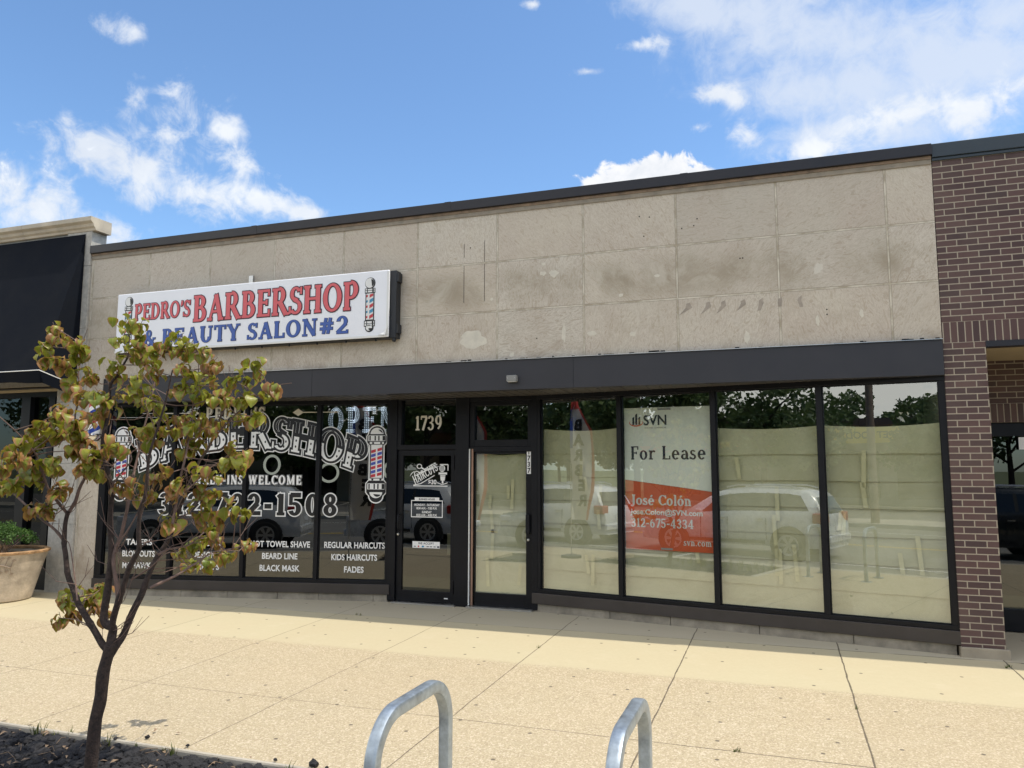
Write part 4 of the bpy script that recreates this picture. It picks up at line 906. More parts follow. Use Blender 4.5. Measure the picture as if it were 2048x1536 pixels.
# ---- paper behind the right hand panes and in the door
def paper(name, f, s0, s1, z0, z1, n0, label, seed, rows=7):
    r = random.Random(seed); mb = MB(); dz = (z1-z0)/rows; nx = 26; nz = 8
    for k in range(rows):
        a0, a1 = z0+k*dz-(.03 if k else 0), z0+(k+1)*dz; bi = len(mb.v)
        for j in range(nz+1):
            for i in range(nx+1):
                u, w = i/nx, j/nz; s = s0+(s1-s0)*u; z = a0+(a1-a0)*w
                sag = -.018*math.sin(math.pi*u)*w*(1.8 if k == rows-1 else .5) + .006*noise.noise(Vector((s*2, k*3.1, seed)))
                nn = n0-.012*w+.014*noise.noise(Vector((s*1.6, z*1.9, seed+k*.4)))+.006*noise.noise(Vector((s*6, z*5, seed+k)))
                mb.v.append(f(s, nn+(.006*(1-w)), z+sag))
        for j in range(nz):
            for i in range(nx): p = bi+j*(nx+1)+i; mb.f.append((p, p+1, p+nx+2, p+nx+1))
    o = mb.build(name, M['paper'], None, smooth=True)
    tag(o, label, 'paper covering', 'brown paper sheets covering the vacant shop glass')
    t = MB()
    for q in range(r.randint(5, 8)):
        s = r.uniform(s0+.1, s1-.12); z = r.uniform(z0+.1, z1-.5); l = r.uniform(.15, .42); sl_ = r.uniform(-.03, .03)
        t.poly([f(s, n0+.028, z), f(s+.045, n0+.028, z), f(s+.045+sl_, n0+.028, z+l), f(s+sl_, n0+.028, z+l)])
    for k in range(1, rows):
        if r.random() < .10: z = z0+k*dz-.02; t.poly([f(s0+.01, n0+.030, z), f(s1-.01, n0+.030, z+r.uniform(-.01, .01)), f(s1-.01, n0+.030, z+.045), f(s0+.01, n0+.030, z+.045)])
    tp = t.build('tape', M['tape'], o); return o
paper('paper_sheet', RWf, .05, 1.20, .27, 2.40, -.11, 'paper sheet behind the narrow pane between the papered door and the lease poster', 1)
paper('paper_sheet', RWf, 1.20, 2.40, .27, 2.36, -.11, 'paper sheet mostly hidden behind the for lease poster', 2)
paper('paper_sheet', RWf, 2.40, 3.60, .27, 2.365, -.11, 'paper sheet directly right of the for lease poster', 3)
paper('paper_sheet', RWf, 3.60, 4.80, .27, 2.365, -.11, 'paper sheet in the last pane beside the brick pier, under a white scrap', 4)
paper('paper_sheet', DWf, 1.27, 2.04, .18, 2.09, -.085, 'paper sheet inside the glass door numbered 1737', 5, 2)
mb = MB(); rg = random.Random(4)
for k in range(14):
    c = Vector(RWf(4.44+rg.uniform(-.06, .06), -.09, 2.43+rg.uniform(-.03, .04))); v = [c+Vector((rg.uniform(-.03, .03), rg.uniform(-.02, .02), rg.uniform(-.03, .03))) for _ in range(3)]; mb.poly(v)
tag(mb.build('tissue_scrap', M['plastic_white']), 'crumpled white tissue scrap on top of the paper near the brick pier', 'scrap')

# ---- lease poster
pr = pl_(RWf, -.066)
po = thing('lease_poster', 'tall pale green and orange for lease poster behind the second papered pane', 'poster', RWf(1.81, -.066, .87))
mb = MB(); mb.poly([pr(1.245, 1.735, 0), pr(2.365, 1.595, 0), pr(2.365, 2.632, 0), pr(1.245, 2.640, 0)]); mb.build('upper_field', M['lease_top'], po)
mb = MB(); mb.poly([pr(1.245, .873, 0), pr(2.365, .873, 0), pr(2.365, 1.592, 0), pr(1.245, 1.732, 0)]); mb.build('lower_field', M['lease_red'], po)
sr = dict(T=.185, n=.085, sf=.12)
mb = MB(); letters(mb, 'For Lease', 1.318, 1.985, .168, pr, .0015, .0, track=.006, width=.97, **sr)
sans(mb, 'SVN', 1.50, 2.418, .128, pr, .0015, .022, 'LEFT', width=.30); sans(mb, 'CHICAGO COMMERCIAL', 1.515, 2.374, .017, pr, .0015, .0, 'LEFT', width=.285, spacing=1.08)
for x, t in ((1.355, .085), (1.395, .125), (1.435, .085)): mb.poly([pr(x, 2.425, .0025), pr(x+.026, 2.425, .0025), pr(x+.026, 2.425+t+.02, .0025), pr(x, 2.425+t, .0025)])
mb.build('dark_lettering', M['ink_navy'], po)
mb = MB()
for k in range(18):
    a0, a1 = R(150+k*13), R(150+(k+1)*13); e = .012*math.sin(math.pi*(k+.5)/18)+.003
    q = lambda a, d: pr(1.405+(.088+d)*math.cos(a), 2.452+(.042+d)*math.sin(a), .0018); mb.poly([q(a0, -e/2), q(a1, -e/2), q(a1, e/2), q(a0, e/2)])
mb.build('logo_ring', M['lease_red'], po)
mb = MB(); letters(mb, 'José Colón', 1.318, 1.422, .125, pr, .0015, .012, track=.002, width=.78, **sr); letters(mb, '312-675-4334', 1.318, 1.148, .108, pr, .0015, .01, track=.004, width=.80, **sr)
sans(mb, 'Jose.Colon@SVN.com', 1.318, 1.305, .066, pr, .0015, .03, 'LEFT', width=.92); letters(mb, 'svn.com', 1.985, .945, .082, pr, .0015, .0, track=.004, width=.345, **sr)
mb.build('pale_lettering', M['white'], po)
mb = MB(); rect(mb, 1.69, 2.60, 1.86, 2.628, pr, .003); rect(mb, 1.70, .882, 1.85, .906, pr, .003); mb.build('tape', M['grey'], po)

# ---- lit OPEN sign and ring lamps inside the barbershop
pO = pl_(LWf, -.16)
op = thing('open_sign', 'dotted white OPEN letter sign hanging inside the last barbershop pane', 'sign', LWf(4.1, -.16, 2.37))
og = dict(T=.27, n=.13, sf=.20)
mb = MB(); letters(mb, 'OPEN', 3.485, 2.395, .37, pO, 0, .012, sx=.78, track=.035, **og); mb.build('letter_plate', M['led_plate'], op)
mb = MB(); cx = 3.485
for ch in 'OPEN':
    adv, st = glyph(ch, **og)
    for s in st:
        if isinstance(s, Line):
            x0, y0, x1, y1, w = s.p; L_ = math.hypot(x1-x0, y1-y0); k = max(2, int(L_*.37/.024)); ux, uy = -(y1-y0)/L_, (x1-x0)/L_
            for i in range(k+1):
                for o_ in ((-.34, 0, .34) if w > .2 else (-.3, .3)):
                    p = (x0+(x1-x0)*(i+.0)/k+ux*w*o_, y0+(y1-y0)*i/k+uy*w*o_); disc(mb, cx+p[0]*.37*.78, 2.395+p[1]*.37, .0048, .0048, pO, .006, 6)
        else:
            X, Y, rx, ry, a0, a1, T_, n_ = s.p; k = int((a1-a0)/10)
            for i in range(k+1):
                a = R(a0+(a1-a0)*i/k)
                for o_ in (.16, .5, .84): disc(mb, cx+(X+(rx-T_*o_)*math.cos(a))*.37*.78, 2.395+(Y+(ry-n_*o_)*math.sin(a))*.37, .0046, .0046, pO, .006, 6)
    cx += adv*.37*.78+.035
mb.build('led_dots', M['led'], op)
mb = MB(); mb.tube([pO(3.6, 2.77, 0), pO(3.6, 2.86, -.02)], .003, 5); mb.tube([pO(4.4, 2.77, 0), pO(4.4, 2.86, -.02)], .003, 5); mb.build('cord', M['frame'], op)
def torus(mb, c, r, t, tilt=0, n=36, k=10):
    rot = Matrix.Rotation(tilt, 3, 'Z'); pts = []
    for i in range(n):
        a = 2*math.pi*i/n
        for j in range(k):
            q = 2*math.pi*j/k; pts.append(Vector(c)+rot @ Vector(((r+t*math.cos(q))*math.cos(a), t*math.sin(q), (r+t*math.cos(q))*math.sin(a))))
    mb.add(pts, [(i*k+j, i*k+(j+1) % k, ((i+1) % n)*k+(j+1) % k, ((i+1) % n)*k+j) for i in range(n) for j in range(k)])
for c, r, tl, lb in (((-8.12, 2.0, 1.93), .15, 0, 'white ring lamp hanging under the letter S of the window lettering'), ((-7.0, 2.0, 1.80), .145, .75, 'tilted white ring lamp hanging left of the barber pole decal'), ((-5.83, 2.0, 1.84), .14, .3, 'white ring lamp half hidden by the frame right of the barber pole decal')):
    t = thing('ring_lamp', lb, 'lamp', c, 'ring lamps over the barber chairs'); mb = MB(); torus(mb, c, r, .021, tl); mb.build('ring', M['ring_light'], t, smooth=True)
    mb = MB(); mb.tube([(c[0], c[1], c[2]+r), (c[0], c[1]+.0, 2.93)], .004, 6); mb.build('cord', M['frame'], t)

# ================================================================== SIGN OVER THE WINDOW
SX0, SX1, SZ0, SZ1, SY = -9.40, -4.785, 3.585, 4.485, -.17
sg = thing('shop_sign', 'long white barbershop box sign with red and blue lettering on the stone wall', 'sign', ((SX0+SX1)/2, SY, SZ0))
mb = MB(); mb.box(SX0+.015, SX1+.09, -.135, -.005, SZ0-.015, SZ1-.01); bx = mb.build('cabinet', M['signbox'], sg, bevel=.006)
mb = MB()
for z in (SZ1-.16, SZ0+.05): mb.box(SX1+.09, SX1+.115, -.125, -.02, z, z+.12)
mb.lathe([(.02, -.04), (.028, -.02), (.028, .0), (.012, .03)], 12, (SX1+.05, -.1, SZ0-.02)); mb.build('bracket', M['signbox'], sg)
mb = MB()
for k in range(9): mb = MB(); x = SX0+.8+k*.45; mb.lathe([(.004, -.028), (.016, -.022), (.016, -.012), (.006, 0)], 8, (x, -.11, SZ0-.014)); mb.build('drain_plug', M['signbox'], sg)
mb = MB(); mb.box(SX0, SX1, SY, -.136, SZ0, SZ1); mb.build('face', M['sign_white'], sg, bevel=.014)
mb = MB(); t = .03
mb.box(SX0, SX1, SY-.006, SY-.0005, SZ0-.002, SZ0+t); mb.box(SX1-t, SX1+.003, SY-.006, SY-.0005, SZ0+t, SZ1-.02); mb.build('retainer', M['plastic_white'], sg, bevel=.004)
mb = MB(); v = [(SX1-.16, SY-.010, SZ0+.035), (SX1-.02, SY-.05, SZ0+.02), (SX1-.005, SY-.012, SZ0+.15), (SX1-.06, SY-.02, SZ0+.06)]; mb.add(v, ((0, 1, 3), (1, 2, 3))); mb.build('bent_corner', M['plastic_white'], sg)
ps = lambda u, v, l: (u, SY-.0012-l, v)
sgT = dict(T=.20, n=.095, sf=.15)
def grow(cx, k, a, q): return (cx+a, q)
W1 = 1.0; sxp = W1/text_width("PEDRO'S", .29)
W2 = 2.86; sxb = W2/text_width('BARBERSHOP', .435)
def arcy(cx, k, a, q): u = (cx+a)/W2; return (cx+a, q*(.93+.16*u)+.018*math.sin(u*math.pi))
XB = SX0+1.335
for nm, m_, e, l in (('lettering_outline', M['sign_dark'], .021, .0), ('red_lettering', M['sign_red'], .0, .005)):
    mb = MB(); letters(mb, "PEDRO'S", -9.06, 4.062, .245, ps, l, e*1.9, width=1.05, **sgT); mb.build(nm, m_, sg)
    mb = MB(); letters(mb, 'BARBERSHOP', -7.975, 3.975, .385, ps, l, e*1.7, width=2.75, **sgT); mb.build(nm, m_, sg)
sxs = .98
for nm, m_, e, l in (('salon_outline', M['sign_navy'], .011, .0), ('blue_lettering', M['sign_blue'], .0, .005)):
    for t_, x_, z_, w_ in (('&', -8.86, 3.665, .24), ('BEAUTY', -8.52, 3.665, 1.40), ('SALON', -7.01, 3.66, 1.15), ('#', -5.84, 3.665, .24), ('2', -5.575, 3.665, .20)):
        mb = MB(); letters(mb, t_, x_, z_, .235, ps, l, e*2.2, width=w_, track=.012, T=.21, n=.10, sf=.14); mb.build(nm, m_, sg)
def sign_pole(cx, z0, s):
    P = lambda u, v, l: ps(cx+u*s, z0+v*s, l)
    def part(nm, m_, fn): g = MB(); fn(g); g.build(nm, m_, sg)
    def outl(g):
        disc(g, 0, .88, .105, .105, P, .001); rect(g, -.105, .70, .105, .79, P, .0012); rect(g, -.09, .20, .09, .71, P, .0014); rect(g, -.11, .10, .11, .21, P, .0016); disc(g, 0, .075, .085, .075, P, .0018)
    part('pole_outline', M['black'], outl)
    def wh(g):
        disc(g, -.008, .885, .09, .09, P, .003); rect(g, -.092, .715, .092, .745, P, .003); rect(g, -.092, .755, .092, .778, P, .003); rect(g, -.07, .225, .07, .695, P, .003); rect(g, -.095, .115, .095, .15, P, .003); rect(g, -.095, .16, .095, .195, P, .003); disc(g, -.008, .08, .062, .055, P, .003)
    part('pole_chrome', M['plastic_white'], wh)
    def dk(g):
        disc(g, .03, .885, .05, .065, P, .005, 14, -80, 100); rect(g, .045, .716, .075, .777, P, .005); rect(g, -.06, .716, -.045, .777, P, .005); rect(g, .05, .116, .08, .194, P, .005); rect(g, -.06, .116, -.045, .194, P, .005); disc(g, .02, .07, .035, .04, P, .005, 12, 180, 360)
    part('pole_detail', M['black'], dk)
    for col, mm, off in (('pole_red_stripe', M['red'], 0), ('pole_blue_stripe', M['teal'], .105)):
        g = MB()
        for k in range(3):
            y = .235+k*.19+off*.9
            if y < .62: g.poly([P(-.005, y, .005), P(.068, y+.035, .005), P(.068, min(.69, y+.095), .005), P(-.005, min(.69, y+.06), .005)]); g.poly([P(-.068, y+.01, .005), P(-.04, y+.02, .005), P(-.04, y+.06, .005), P(-.068, y+.05, .005)])
        g.build(col, mm, sg)
sign_pole(-5.065, 3.66, .75); sign_pole(-9.17, 3.70, .745)
mb = MB(); mb.box(-7.13, -7.06, -.03, -.001, SZ1-.0, SZ1+.14); mb.build('hanger_tab', M['alu'], sg)

# ---- small things on the front
lt = thing('wall_lamp', 'small grey box lamp on the dark fascia over the papered door', 'lamp', (-3.10, -.033, 2.94))
mb = MB(); mb.box(-3.165, -3.035, -.105, -.033, 2.945, 3.02); mb.build('body', M['lamp_body'], lt, bevel=.006)
mb = MB(); mb.box(-3.155, -3.045, -.100, -.04, 2.938, 2.9445); mb.build('lens', M['lamp_lens'], lt)
mb = MB()
for x in (-3.15, -3.055): mb = MB(); mb.lathe([(.004, -.004), (.004, 0)], 8, (x, -.105, 2.985), 'Y'); mb.build('screw', M['alu'], lt)
bp = thing('barber_pole', 'striped red white and blue barber pole fixed to the stone pier behind the young tree', 'barber pole', (-9.72, -.16, 2.30))
mb = MB(); mb.lathe([(.085, 0), (.085, .52)], 24, (-9.72, -.16, 2.36), caps=False); o = mb.build('cylinder', M['stripes'], bp, smooth=True)
for v in o.data.vertices: v.co.x -= 0
mb = MB(); mb.lathe([(.03, -.10), (.07, -.08), (.105, -.03), (.11, 0), (.09, .02)], 24, (-9.72, -.16, 2.36)); mb.lathe([(.09, -.02), (.11, 0), (.105, .04), (.07, .10), (.02, .12)], 24, (-9.72, -.16, 2.88)); mb.build('cap', M['chrome'], bp, smooth=True)
for z in (2.34, 2.86): mb = MB(); mb.box(-9.76, -9.68, -.09, 0, z, z+.04); mb.build('bracket', M['chrome'], bp)

# ================================================================== LEFT NEIGHBOUR
nb = thing('shop_building', 'neighbouring grey limestone shop with a carved stone cap behind the black awning', 'building', (-14, 0, 0))
mb = MB(); mb.box(-24, -10.66, 0, .25, 3.16, 5.60); mb.box(-24, XL-.004, .251, 12, 3.3, 5.30); mb.box(-24, -23.8, .251, 12, 0, 3.3); mb.box(-10.36, XL-.004, .251, 12, 0, 3.3); mb.build('wall', M['limestone'], nb)
mb = MB(); z = 0.0
for h in (1.02, .92, .95, 1.15, 1.0, .56): mb.box(-10.66, XL-.004, -.035, .25, z+(.004 if z else -.05), z+h-.0 if z+h < 5.5 else 5.60); z += h
mb.build('pier', M['limestone'], nb, bevel=.004)
prof = [(.25, 5.601), (-.045, 5.601), (-.055, 5.635), (-.085, 5.66), (-.10, 5.70), (-.135, 5.725), (-.145, 5.735), (-.145, 5.80), (.25, 5.80)]
mb = MB(); xs = (-24, -18.1, -14.9, -11.55, -10.06)
for a, c in zip(xs, xs[1:]):
    k = len(prof); mb.add([(a+.003, y, z) for y, z in prof]+[(c-.003, y, z) for y, z in prof], [tuple(range(k)), tuple(reversed(range(k, 2*k)))]+[(i, k+i, k+(i+1) % k, (i+1) % k) for i in range(k)])
mb.build('cap', M['cap_stone'], nb)
mb = MB()
for a, c in ((-11.52, -11.33), (-10.93, -10.80), (-10.705, -10.66), (-13.6, -13.4), (-15.6, -15.4)): mb.box(a, c, .06, .20, .02, 3.0)
mb.box(-24, -10.66, .07, .19, 3.0, 3.08); mb.box(-24, -10.66, .055, .215, .0, .30); mb.box(-11.33, -10.93, .09, .18, 2.35, 2.42)
fr = mb.build('shopfront_frame', M['frame'], nb)
mb = MB(); mb.quad((-24, .14, .3), (-10.70, .14, .3), (-10.70, .14, 3.0), (-24, .14, 3.0)); mb.build('pane', M['glass_dull'], fr)
mb = MB(); mb.box(-24, -10.66, .02, .25, 3.08, 3.158); mb.build('lintel', M['soffit_beige'], nb)
mb = MB(); room([(-23.8, .3), (-10.37, .3)], 6, .02, 3.29); mb.build('room', M['room_dark'], nb)
mb = MB(); mb.box(-11.12, -11.02, .02, .058, 2.24, 2.38); al = mb.build('alarm_box', M['plastic_white'], nb, bevel=.02)
# awning
AX = -10.27
aw = thing('awning', 'black canvas awning with white piping over the left neighbour shopfront', 'awning', (-14, -.3, 3.3))
mb = MB(); n = 14; rg = random.Random(2)
nx = 44; xs = [-24+(AX+24)*i/nx for i in range(nx+1)]
for j in range(n+1):
    w = j/n
    for x in xs: mb.v.append((x, -.045-.64*(w**1.12)-.014*noise.noise(Vector((x*.9, w*3, 0)))*math.sin(math.pi*w), 5.555-2.25*w))
for j in range(n):
    for i in range(nx): p = j*(nx+1)+i; mb.f.append((p, p+nx+1, p+nx+2, p+1))
back = []
for j in range(n+1): w = j/n; back.append((AX, -.045, 5.555-(5.555-3.14)*w))
bi = len(mb.v); mb.v += back
for j in range(n): p = j*(nx+1)+nx; q = (j+1)*(nx+1)+nx; mb.f.append((p, q, bi+j+1, bi+j))
mb.build('canopy', M['awning'], aw, smooth=True)
mb = MB(); y0, z0 = -.685, 3.305
for i in range(nx):
    a, c = xs[i], xs[i+1]; f_ = lambda x: .03*math.sin(x*2.3)
    mb.quad((a, y0-.004, z0), (c, y0-.004, z0), (c, y0+.05+f_(c), z0-.17+.015*math.sin(c*5)), (a, y0+.05+f_(a), z0-.17+.015*math.sin(a*5)))
mb.quad((AX+.002, y0, z0), (AX+.002, -.045, 3.14), (AX-.03, -.045, 2.98), (AX-.03, y0+.05, z0-.17))
mb.build('valance', M['awning'], aw)
mb = MB(); mb.tube([(-24, y0-.006, z0), (AX+.004, y0-.006, z0), (AX+.006, -.05, 3.142)], .007, 6); mb.build('piping', M['piping'], aw)
mb = MB(); mb.tube([(-24, -.1, 3.12), (AX-.05, -.1, 3.12)], .02, 6); mb.tube([(-12.4, -.64, 3.28), (-12.4, -.04, 3.12)], .018, 6); mb.tube([(AX-.06, -.66, 3.28), (AX-.06, -.04, 3.12)], .018, 6); mb.build('awning_frame', M['frame'], aw)

# ================================================================== RIGHT NEIGHBOUR
rb = thing('brick_building', 'brown brick shop building with blue black coping and a recessed entrance', 'building', (7, 0, 0))
mb = MB(); mb.box(1.662, 14, 0, .35, 3.404, 5.20); mb.build('brick_wall', M['brick_up'], rb)
mb = MB(); mb.box(1.662, 14, 0, .35, 3.189, 3.403); mb.build('soldier_course', M['brick_soldier'], rb)
mb = MB(); mb.box(1.662, 2.052, 0, 1.42, .098, 3.188); mb.build('pier', M['brick_pier'], rb)
mb = MB(); mb.box(1.650, 2.085, -.032, 1.42, -.04, .0975); mb.build('base_block', M['cast_stone'], rb, bevel=.008)
mb = MB(); mb.box(1.66, 14, -.034, .40, 5.201, 5.352); mb.box(1.66, 14, -.018, .0-.001, 5.165, 5.2005); mb.build('coping', M['coping_blue'], rb, bevel=.006)
mb = MB(); mb.box(2.053, 14, -.004, .14, 3.128, 3.188); mb.build('lintel', M['coping'], rb)
mb = MB(); mb.box(2.053, 14, .141, 1.42, 3.15, 3.188); mb.build('soffit', M['soffit_beige'], rb)
mb = MB(); mb.box(2.053, 14, 1.42, 1.6, 2.64, 3.15); mb.build('recess_wall', M['brick_in'], rb)
mb = MB(); mb.box(2.053, 14, 1.415, 1.6, 2.42, 2.6395); mb.build('recess_soldier_course', M['brick_in_s'], rb)
mb = MB(); mb.box(2.053, 14, 1.47, 1.58, 2.26, 2.4195); mb.box(2.053, 14, 1.47, 1.58, .02, .26); mb.box(2.053, 2.12, 1.47, 1.58, .26, 2.26); mb.box(3.4, 3.5, 1.47, 1.58, .26, 2.26); fr = mb.build('shopfront_frame', M['frame'], rb)
mb = MB(); mb.quad((2.12, 1.52, .26), (14, 1.52, .26), (14, 1.52, 2.26), (2.12, 1.52, 2.26)); mb.build('pane', M['glass_dark'], fr)
mb = MB(); mb.box(2.655, 2.85, 1.462, 1.466, 2.10, 2.245); mb.build('notice', M['white'], rb)
mb = MB(); room([(1.9, 1.61), (13.8, 1.61)], 7, .02, 3.1); mb.build('room', M['room_dark'], rb)
mb = MB(); mb.box(1.67, 14, .351, 12, 5.0, 5.19); mb.box(13.8, 14, .351, 12, 0, 5.0); mb.box(1.67, 13.8, 11.8, 12, 0, 5.0); mb.box(1.67, 13.8, .351, .5, 3.19, 5.0); mb.build('rear_wall', M['room_dark'], rb)

# ================================================================== PLANTER
PC = (-10.69, -.76)
pt = thing('planter', 'big weathered clay planter with a moulded vine and bare orange rim by the awning shop', 'planter', (PC[0], PC[1], gz(PC[1])))
mb = MB(); mb.lathe([(.40, .0), (.43, .02), (.50, .30), (.565, .55), (.605, .66), (.61, .675), (.56, .675), (.53, .60), (.50, .60)], 48, (PC[0], PC[1], gz(PC[1]))); mb.build('pot', M['pot'], pt, smooth=True)
mb = MB(); mb.lathe([(.606, .668), (.628, .672), (.632, .70), (.60, .715), (.55, .70), (.55, .668)], 48, (PC[0], PC[1], gz(PC[1])), caps=False); mb.build('rim', M['pot_rim'], pt, smooth=True)
mb = MB(); mb.lathe([(.001, .64), (.55, .63)], 24, (PC[0], PC[1], gz(PC[1])), caps=False); mb.build('soil', M['soil'], pt)
mb = MB(); rg = random.Random(12)
def onpot(a, h, o=.004): r = .40+.205*(h/.66)**.9+o; return (PC[0]+r*math.cos(a), PC[1]+r*math.sin(a), gz(PC[1])+h)
vine = [(R(-150)+i*R(7), .30+.05*math.sin(i*.9)+.012*i) for i in range(19)]
mb.tube([onpot(a, h) for a, h in vine], .008, 6)
for a, h in vine[1:]:
    for s in (-1, 1):
        da, dh = rg.uniform(.03, .10), s*rg.uniform(.05, .12); mb.tube([onpot(a, h), onpot(a+da*.6, h+dh*.7), onpot(a+da, h+dh)], .005, 5)
        c = (a+da, h+dh); mb.add([onpot(c[0]-.05, c[1]), onpot(c[0], c[1]-.022, .006), onpot(c[0]+.06, c[1]+.01), onpot(c[0], c[1]+.024, .012)], ((0, 1, 2, 3),))
mb.build('vine_relief', M['pot_relief'], pt)
def leafcloud(mb, c, r, n, size, rng, shell=.5, squash=1.0):
    for k in range(n):
        d = Vector((rng.gauss(0, 1), rng.gauss(0, 1), rng.gauss(0, 1))).normalized(); q = Vector(c)+Vector((d.x, d.y, d.z*squash))*r*(shell+(1-shell)*rng.random())
        e = Euler((rng.uniform(0, 6.3), rng.uniform(0, 6.3), rng.uniform(0, 6.3))).to_matrix(); s = size*rng.uniform(.6, 1.3); v = rng.random()
        mb.add([q+e @ Vector(p)*s for p in ((0, -.5, 0), (.32, 0, .1), (0, .5, 0), (-.32, 0, .1))], ((0, 1, 2, 3),)); mb.col += [(v, 0, 0)]*4
sh = thing('shrub', 'low dark green boxwood shrub growing in the big clay planter', 'shrub', (PC[0]-.1, PC[1], .64))
mb = MB(); mb.col = []; rg = random.Random(21)
for k in range(60):
    a = rg.uniform(0, 6.28); r = .47*rg.random()**.6; leafcloud(mb, (PC[0]-.13+r*math.cos(a), PC[1]+r*math.sin(a), .80+.24*(1-(r/.5)**2)*rg.uniform(.6, 1.15)), .105, 95, .034, rg, .35, .9)
mb.build('foliage', M['shrub'], sh)
mb = MB()
for k in range(14): a = rg.uniform(0, 6.28); mb.tube([(PC[0]-.1+.1*math.cos(a), PC[1]+.1*math.sin(a), .62), (PC[0]-.1+.4*math.cos(a), PC[1]+.4*math.sin(a), .90)], .006, 5)
mb.build('stem', M['twig'], sh)
mb = MB()
for k in range(16):
    x, y = PC[0]+.30+rg.uniform(-.08, .13), PC[1]-.30+rg.uniform(-.1, .1); mb.add([(x, y, .68), (x+rg.uniform(.02, .07), y, .72+rg.uniform(0, .08)), (x+rg.uniform(-.02, .05), y-.03, .76+rg.uniform(0, .07)), (x-.03, y, .72)], ((0, 1, 2, 3),))
mb.build('dead_foliage', M['dead_leaf'], sh)

# ================================================================== BIKE RACKS
def rack(x, y0, y1, top, label):
    g = gz((y0+y1)/2); t = thing('bike_rack', label, 'bike rack', (x, (y0+y1)/2, g), 'galvanised bike racks on the pavement')
    r = .20; pts = [(y0, g)]; n = 12
    pts += [(y0, g+.15), (y0, g+.45), (y0, top-r)]
    pts += [(y0+r-r*math.cos(math.pi/2*i/n), top-r+r*math.sin(math.pi/2*i/n)) for i in range(1, n+1)]
    pts += [(y1-r+r*math.sin(math.pi/2*i/n), top-r+r*math.cos(math.pi/2*i/n)) for i in range(0, n+1)]
    pts += [(y1, g+.45), (y1, g+.15), (y1, g)]
    mb = MB(); k = 24; h = .030; rings = []
    for i, (y, z) in enumerate(pts):
        a, c = pts[max(0, i-1)], pts[min(len(pts)-1, i+1)]; d = Vector((c[0]-a[0], c[1]-a[1])).normalized(); nn = Vector((-d.y, d.x))
        for j in range(k):
            q = 2*math.pi*j/k; e = 5.0; cs, sn = math.cos(q), math.sin(q); rr = h/((abs(cs)**e+abs(sn)**e)**(1/e))
            mb.v.append((x+rr*cs, y+nn.x*rr*sn, z+nn.y*rr*sn))
    for i in range(len(pts)-1):
        for j in range(k): mb.f.append((i*k+j, i*k+(j+1) % k, (i+1)*k+(j+1) % k, (i+1)*k+j))
    o = mb.build('tube', M['galv'], t, smooth=True)
    for y in (y0, y1):
        mb = MB(); mb.box(x-.075, x+.075, y-.075, y+.075, g+.001, g+.010); p = mb.build('base_plate', M['galv'], t, bevel=.003)
        for dx in (-.055, .055):
            for dy in (-.055, .055): mb = MB(); mb.lathe([(.010, .010), (.010, .022), (.004, .024)], 6, (x+dx, y+dy, g)); mb.build('bolt', M['galv'], p)
    return t
rack(-1.64, -6.04, -5.29, .812, 'square tube galvanised bike rack nearest the young tree')
rack(-.64, -6.0, -5.25, .812, 'square tube galvanised bike rack in front of the papered windows')

# ================================================================== YOUNG TREE
TD = 5.62
def tp(u, v, off=0.0): return pix(u, v, TD*(math.cos(0))/1.0*0.885+off)
tr = thing('young_tree', 'young street tree with scorched yellow green leaves in the black gravel bed', 'tree', tp(172, 1575))
limbs = []
def limb(name, pts, r0, r1, o0, o1, wig=.006):
    n = len(pts); P = []
    for i, (u, v) in enumerate(pts): P.append(tp(u, v, o0+(o1-o0)*(i/(n-1))**1.1))
    # resample with a smooth curve
    Q = []
    for i in range(n-1):
        p0, p1, p2, p3 = P[max(0, i-1)], P[i], P[i+1], P[min(n-1, i+2)]
        for j in range(5):
            t = j/5; Q.append(.5*((2*p1)+(p2-p0)*t+(2*p0-5*p1+4*p2-p3)*t*t+(3*p1-p0-3*p2+p3)*t**3))
    Q.append(P[-1]); m = len(Q); rad = []
    for i in range(m):
        t = i/(m-1); k = r0+(r1-r0)*t
        rad.append(k*(1+.10*noise.noise(Vector((Q[i].z*9, Q[i].x*9, 3)))+(.16 if i % 9 == 4 and k < .02 else 0)))
        if 0 < i < m-1: Q[i] = Q[i]+Vector((noise.noise(Q[i]*6), noise.noise(Q[i]*6+Vector((9, 0, 0))), 0))*wig
    mb = MB(); mb.tube(Q, rad, 12 if r0 > .02 else 8); mb.build(name, M['bark'] if r0 > .016 else M['twig'], tr, smooth=True)
    limbs.extend(Q[::2]); return Q
limb('trunk', [(172, 1580), (181, 1536), (190, 1448), (200, 1400), (207, 1345), (216, 1310), (221, 1290)], .043, .036, 0, 0, .003)
limb('branch', [(216, 1318), (232, 1292), (249, 1266), (267, 1219), (284, 1186), (297, 1152), (306, 1130), (317, 1109), (333, 1084), (348, 1045), (372, 984), (398, 925), (420, 888), (438, 842), (458, 795), (474, 750)], .026, .005, 0, .55)
limb('branch', [(219, 1302), (224, 1275), (226, 1256), (214, 1250), (208, 1236), (213, 1198), (218, 1161), (223, 1125), (222, 1086), (221, 1043), (222, 976), (214, 940), (206, 912), (206, 880), (214, 839), (219, 800), (222, 768), (236, 750), (246, 730), (256, 710), (257, 680), (258, 650)], .030, .004, 0, .45)
limb('branch', [(224, 1262), (226, 1240), (232, 1219), (244, 1184), (256, 1142), (267, 1118), (279, 1097), (278, 1067), (281, 1020), (289, 995), (295, 961), (298, 920), (306, 885), (322, 835), (335, 790), (345, 740)], .022, .004, 0, -.40)
limb('branch', [(236, 1205), (232, 1160), (228, 1110), (244, 1067), (254, 1018), (258, 990), (266, 958), (272, 929), (280, 890), (290, 845), (302, 800), (312, 755), (322, 712), (330, 690)], .014, .003, .05, .7)
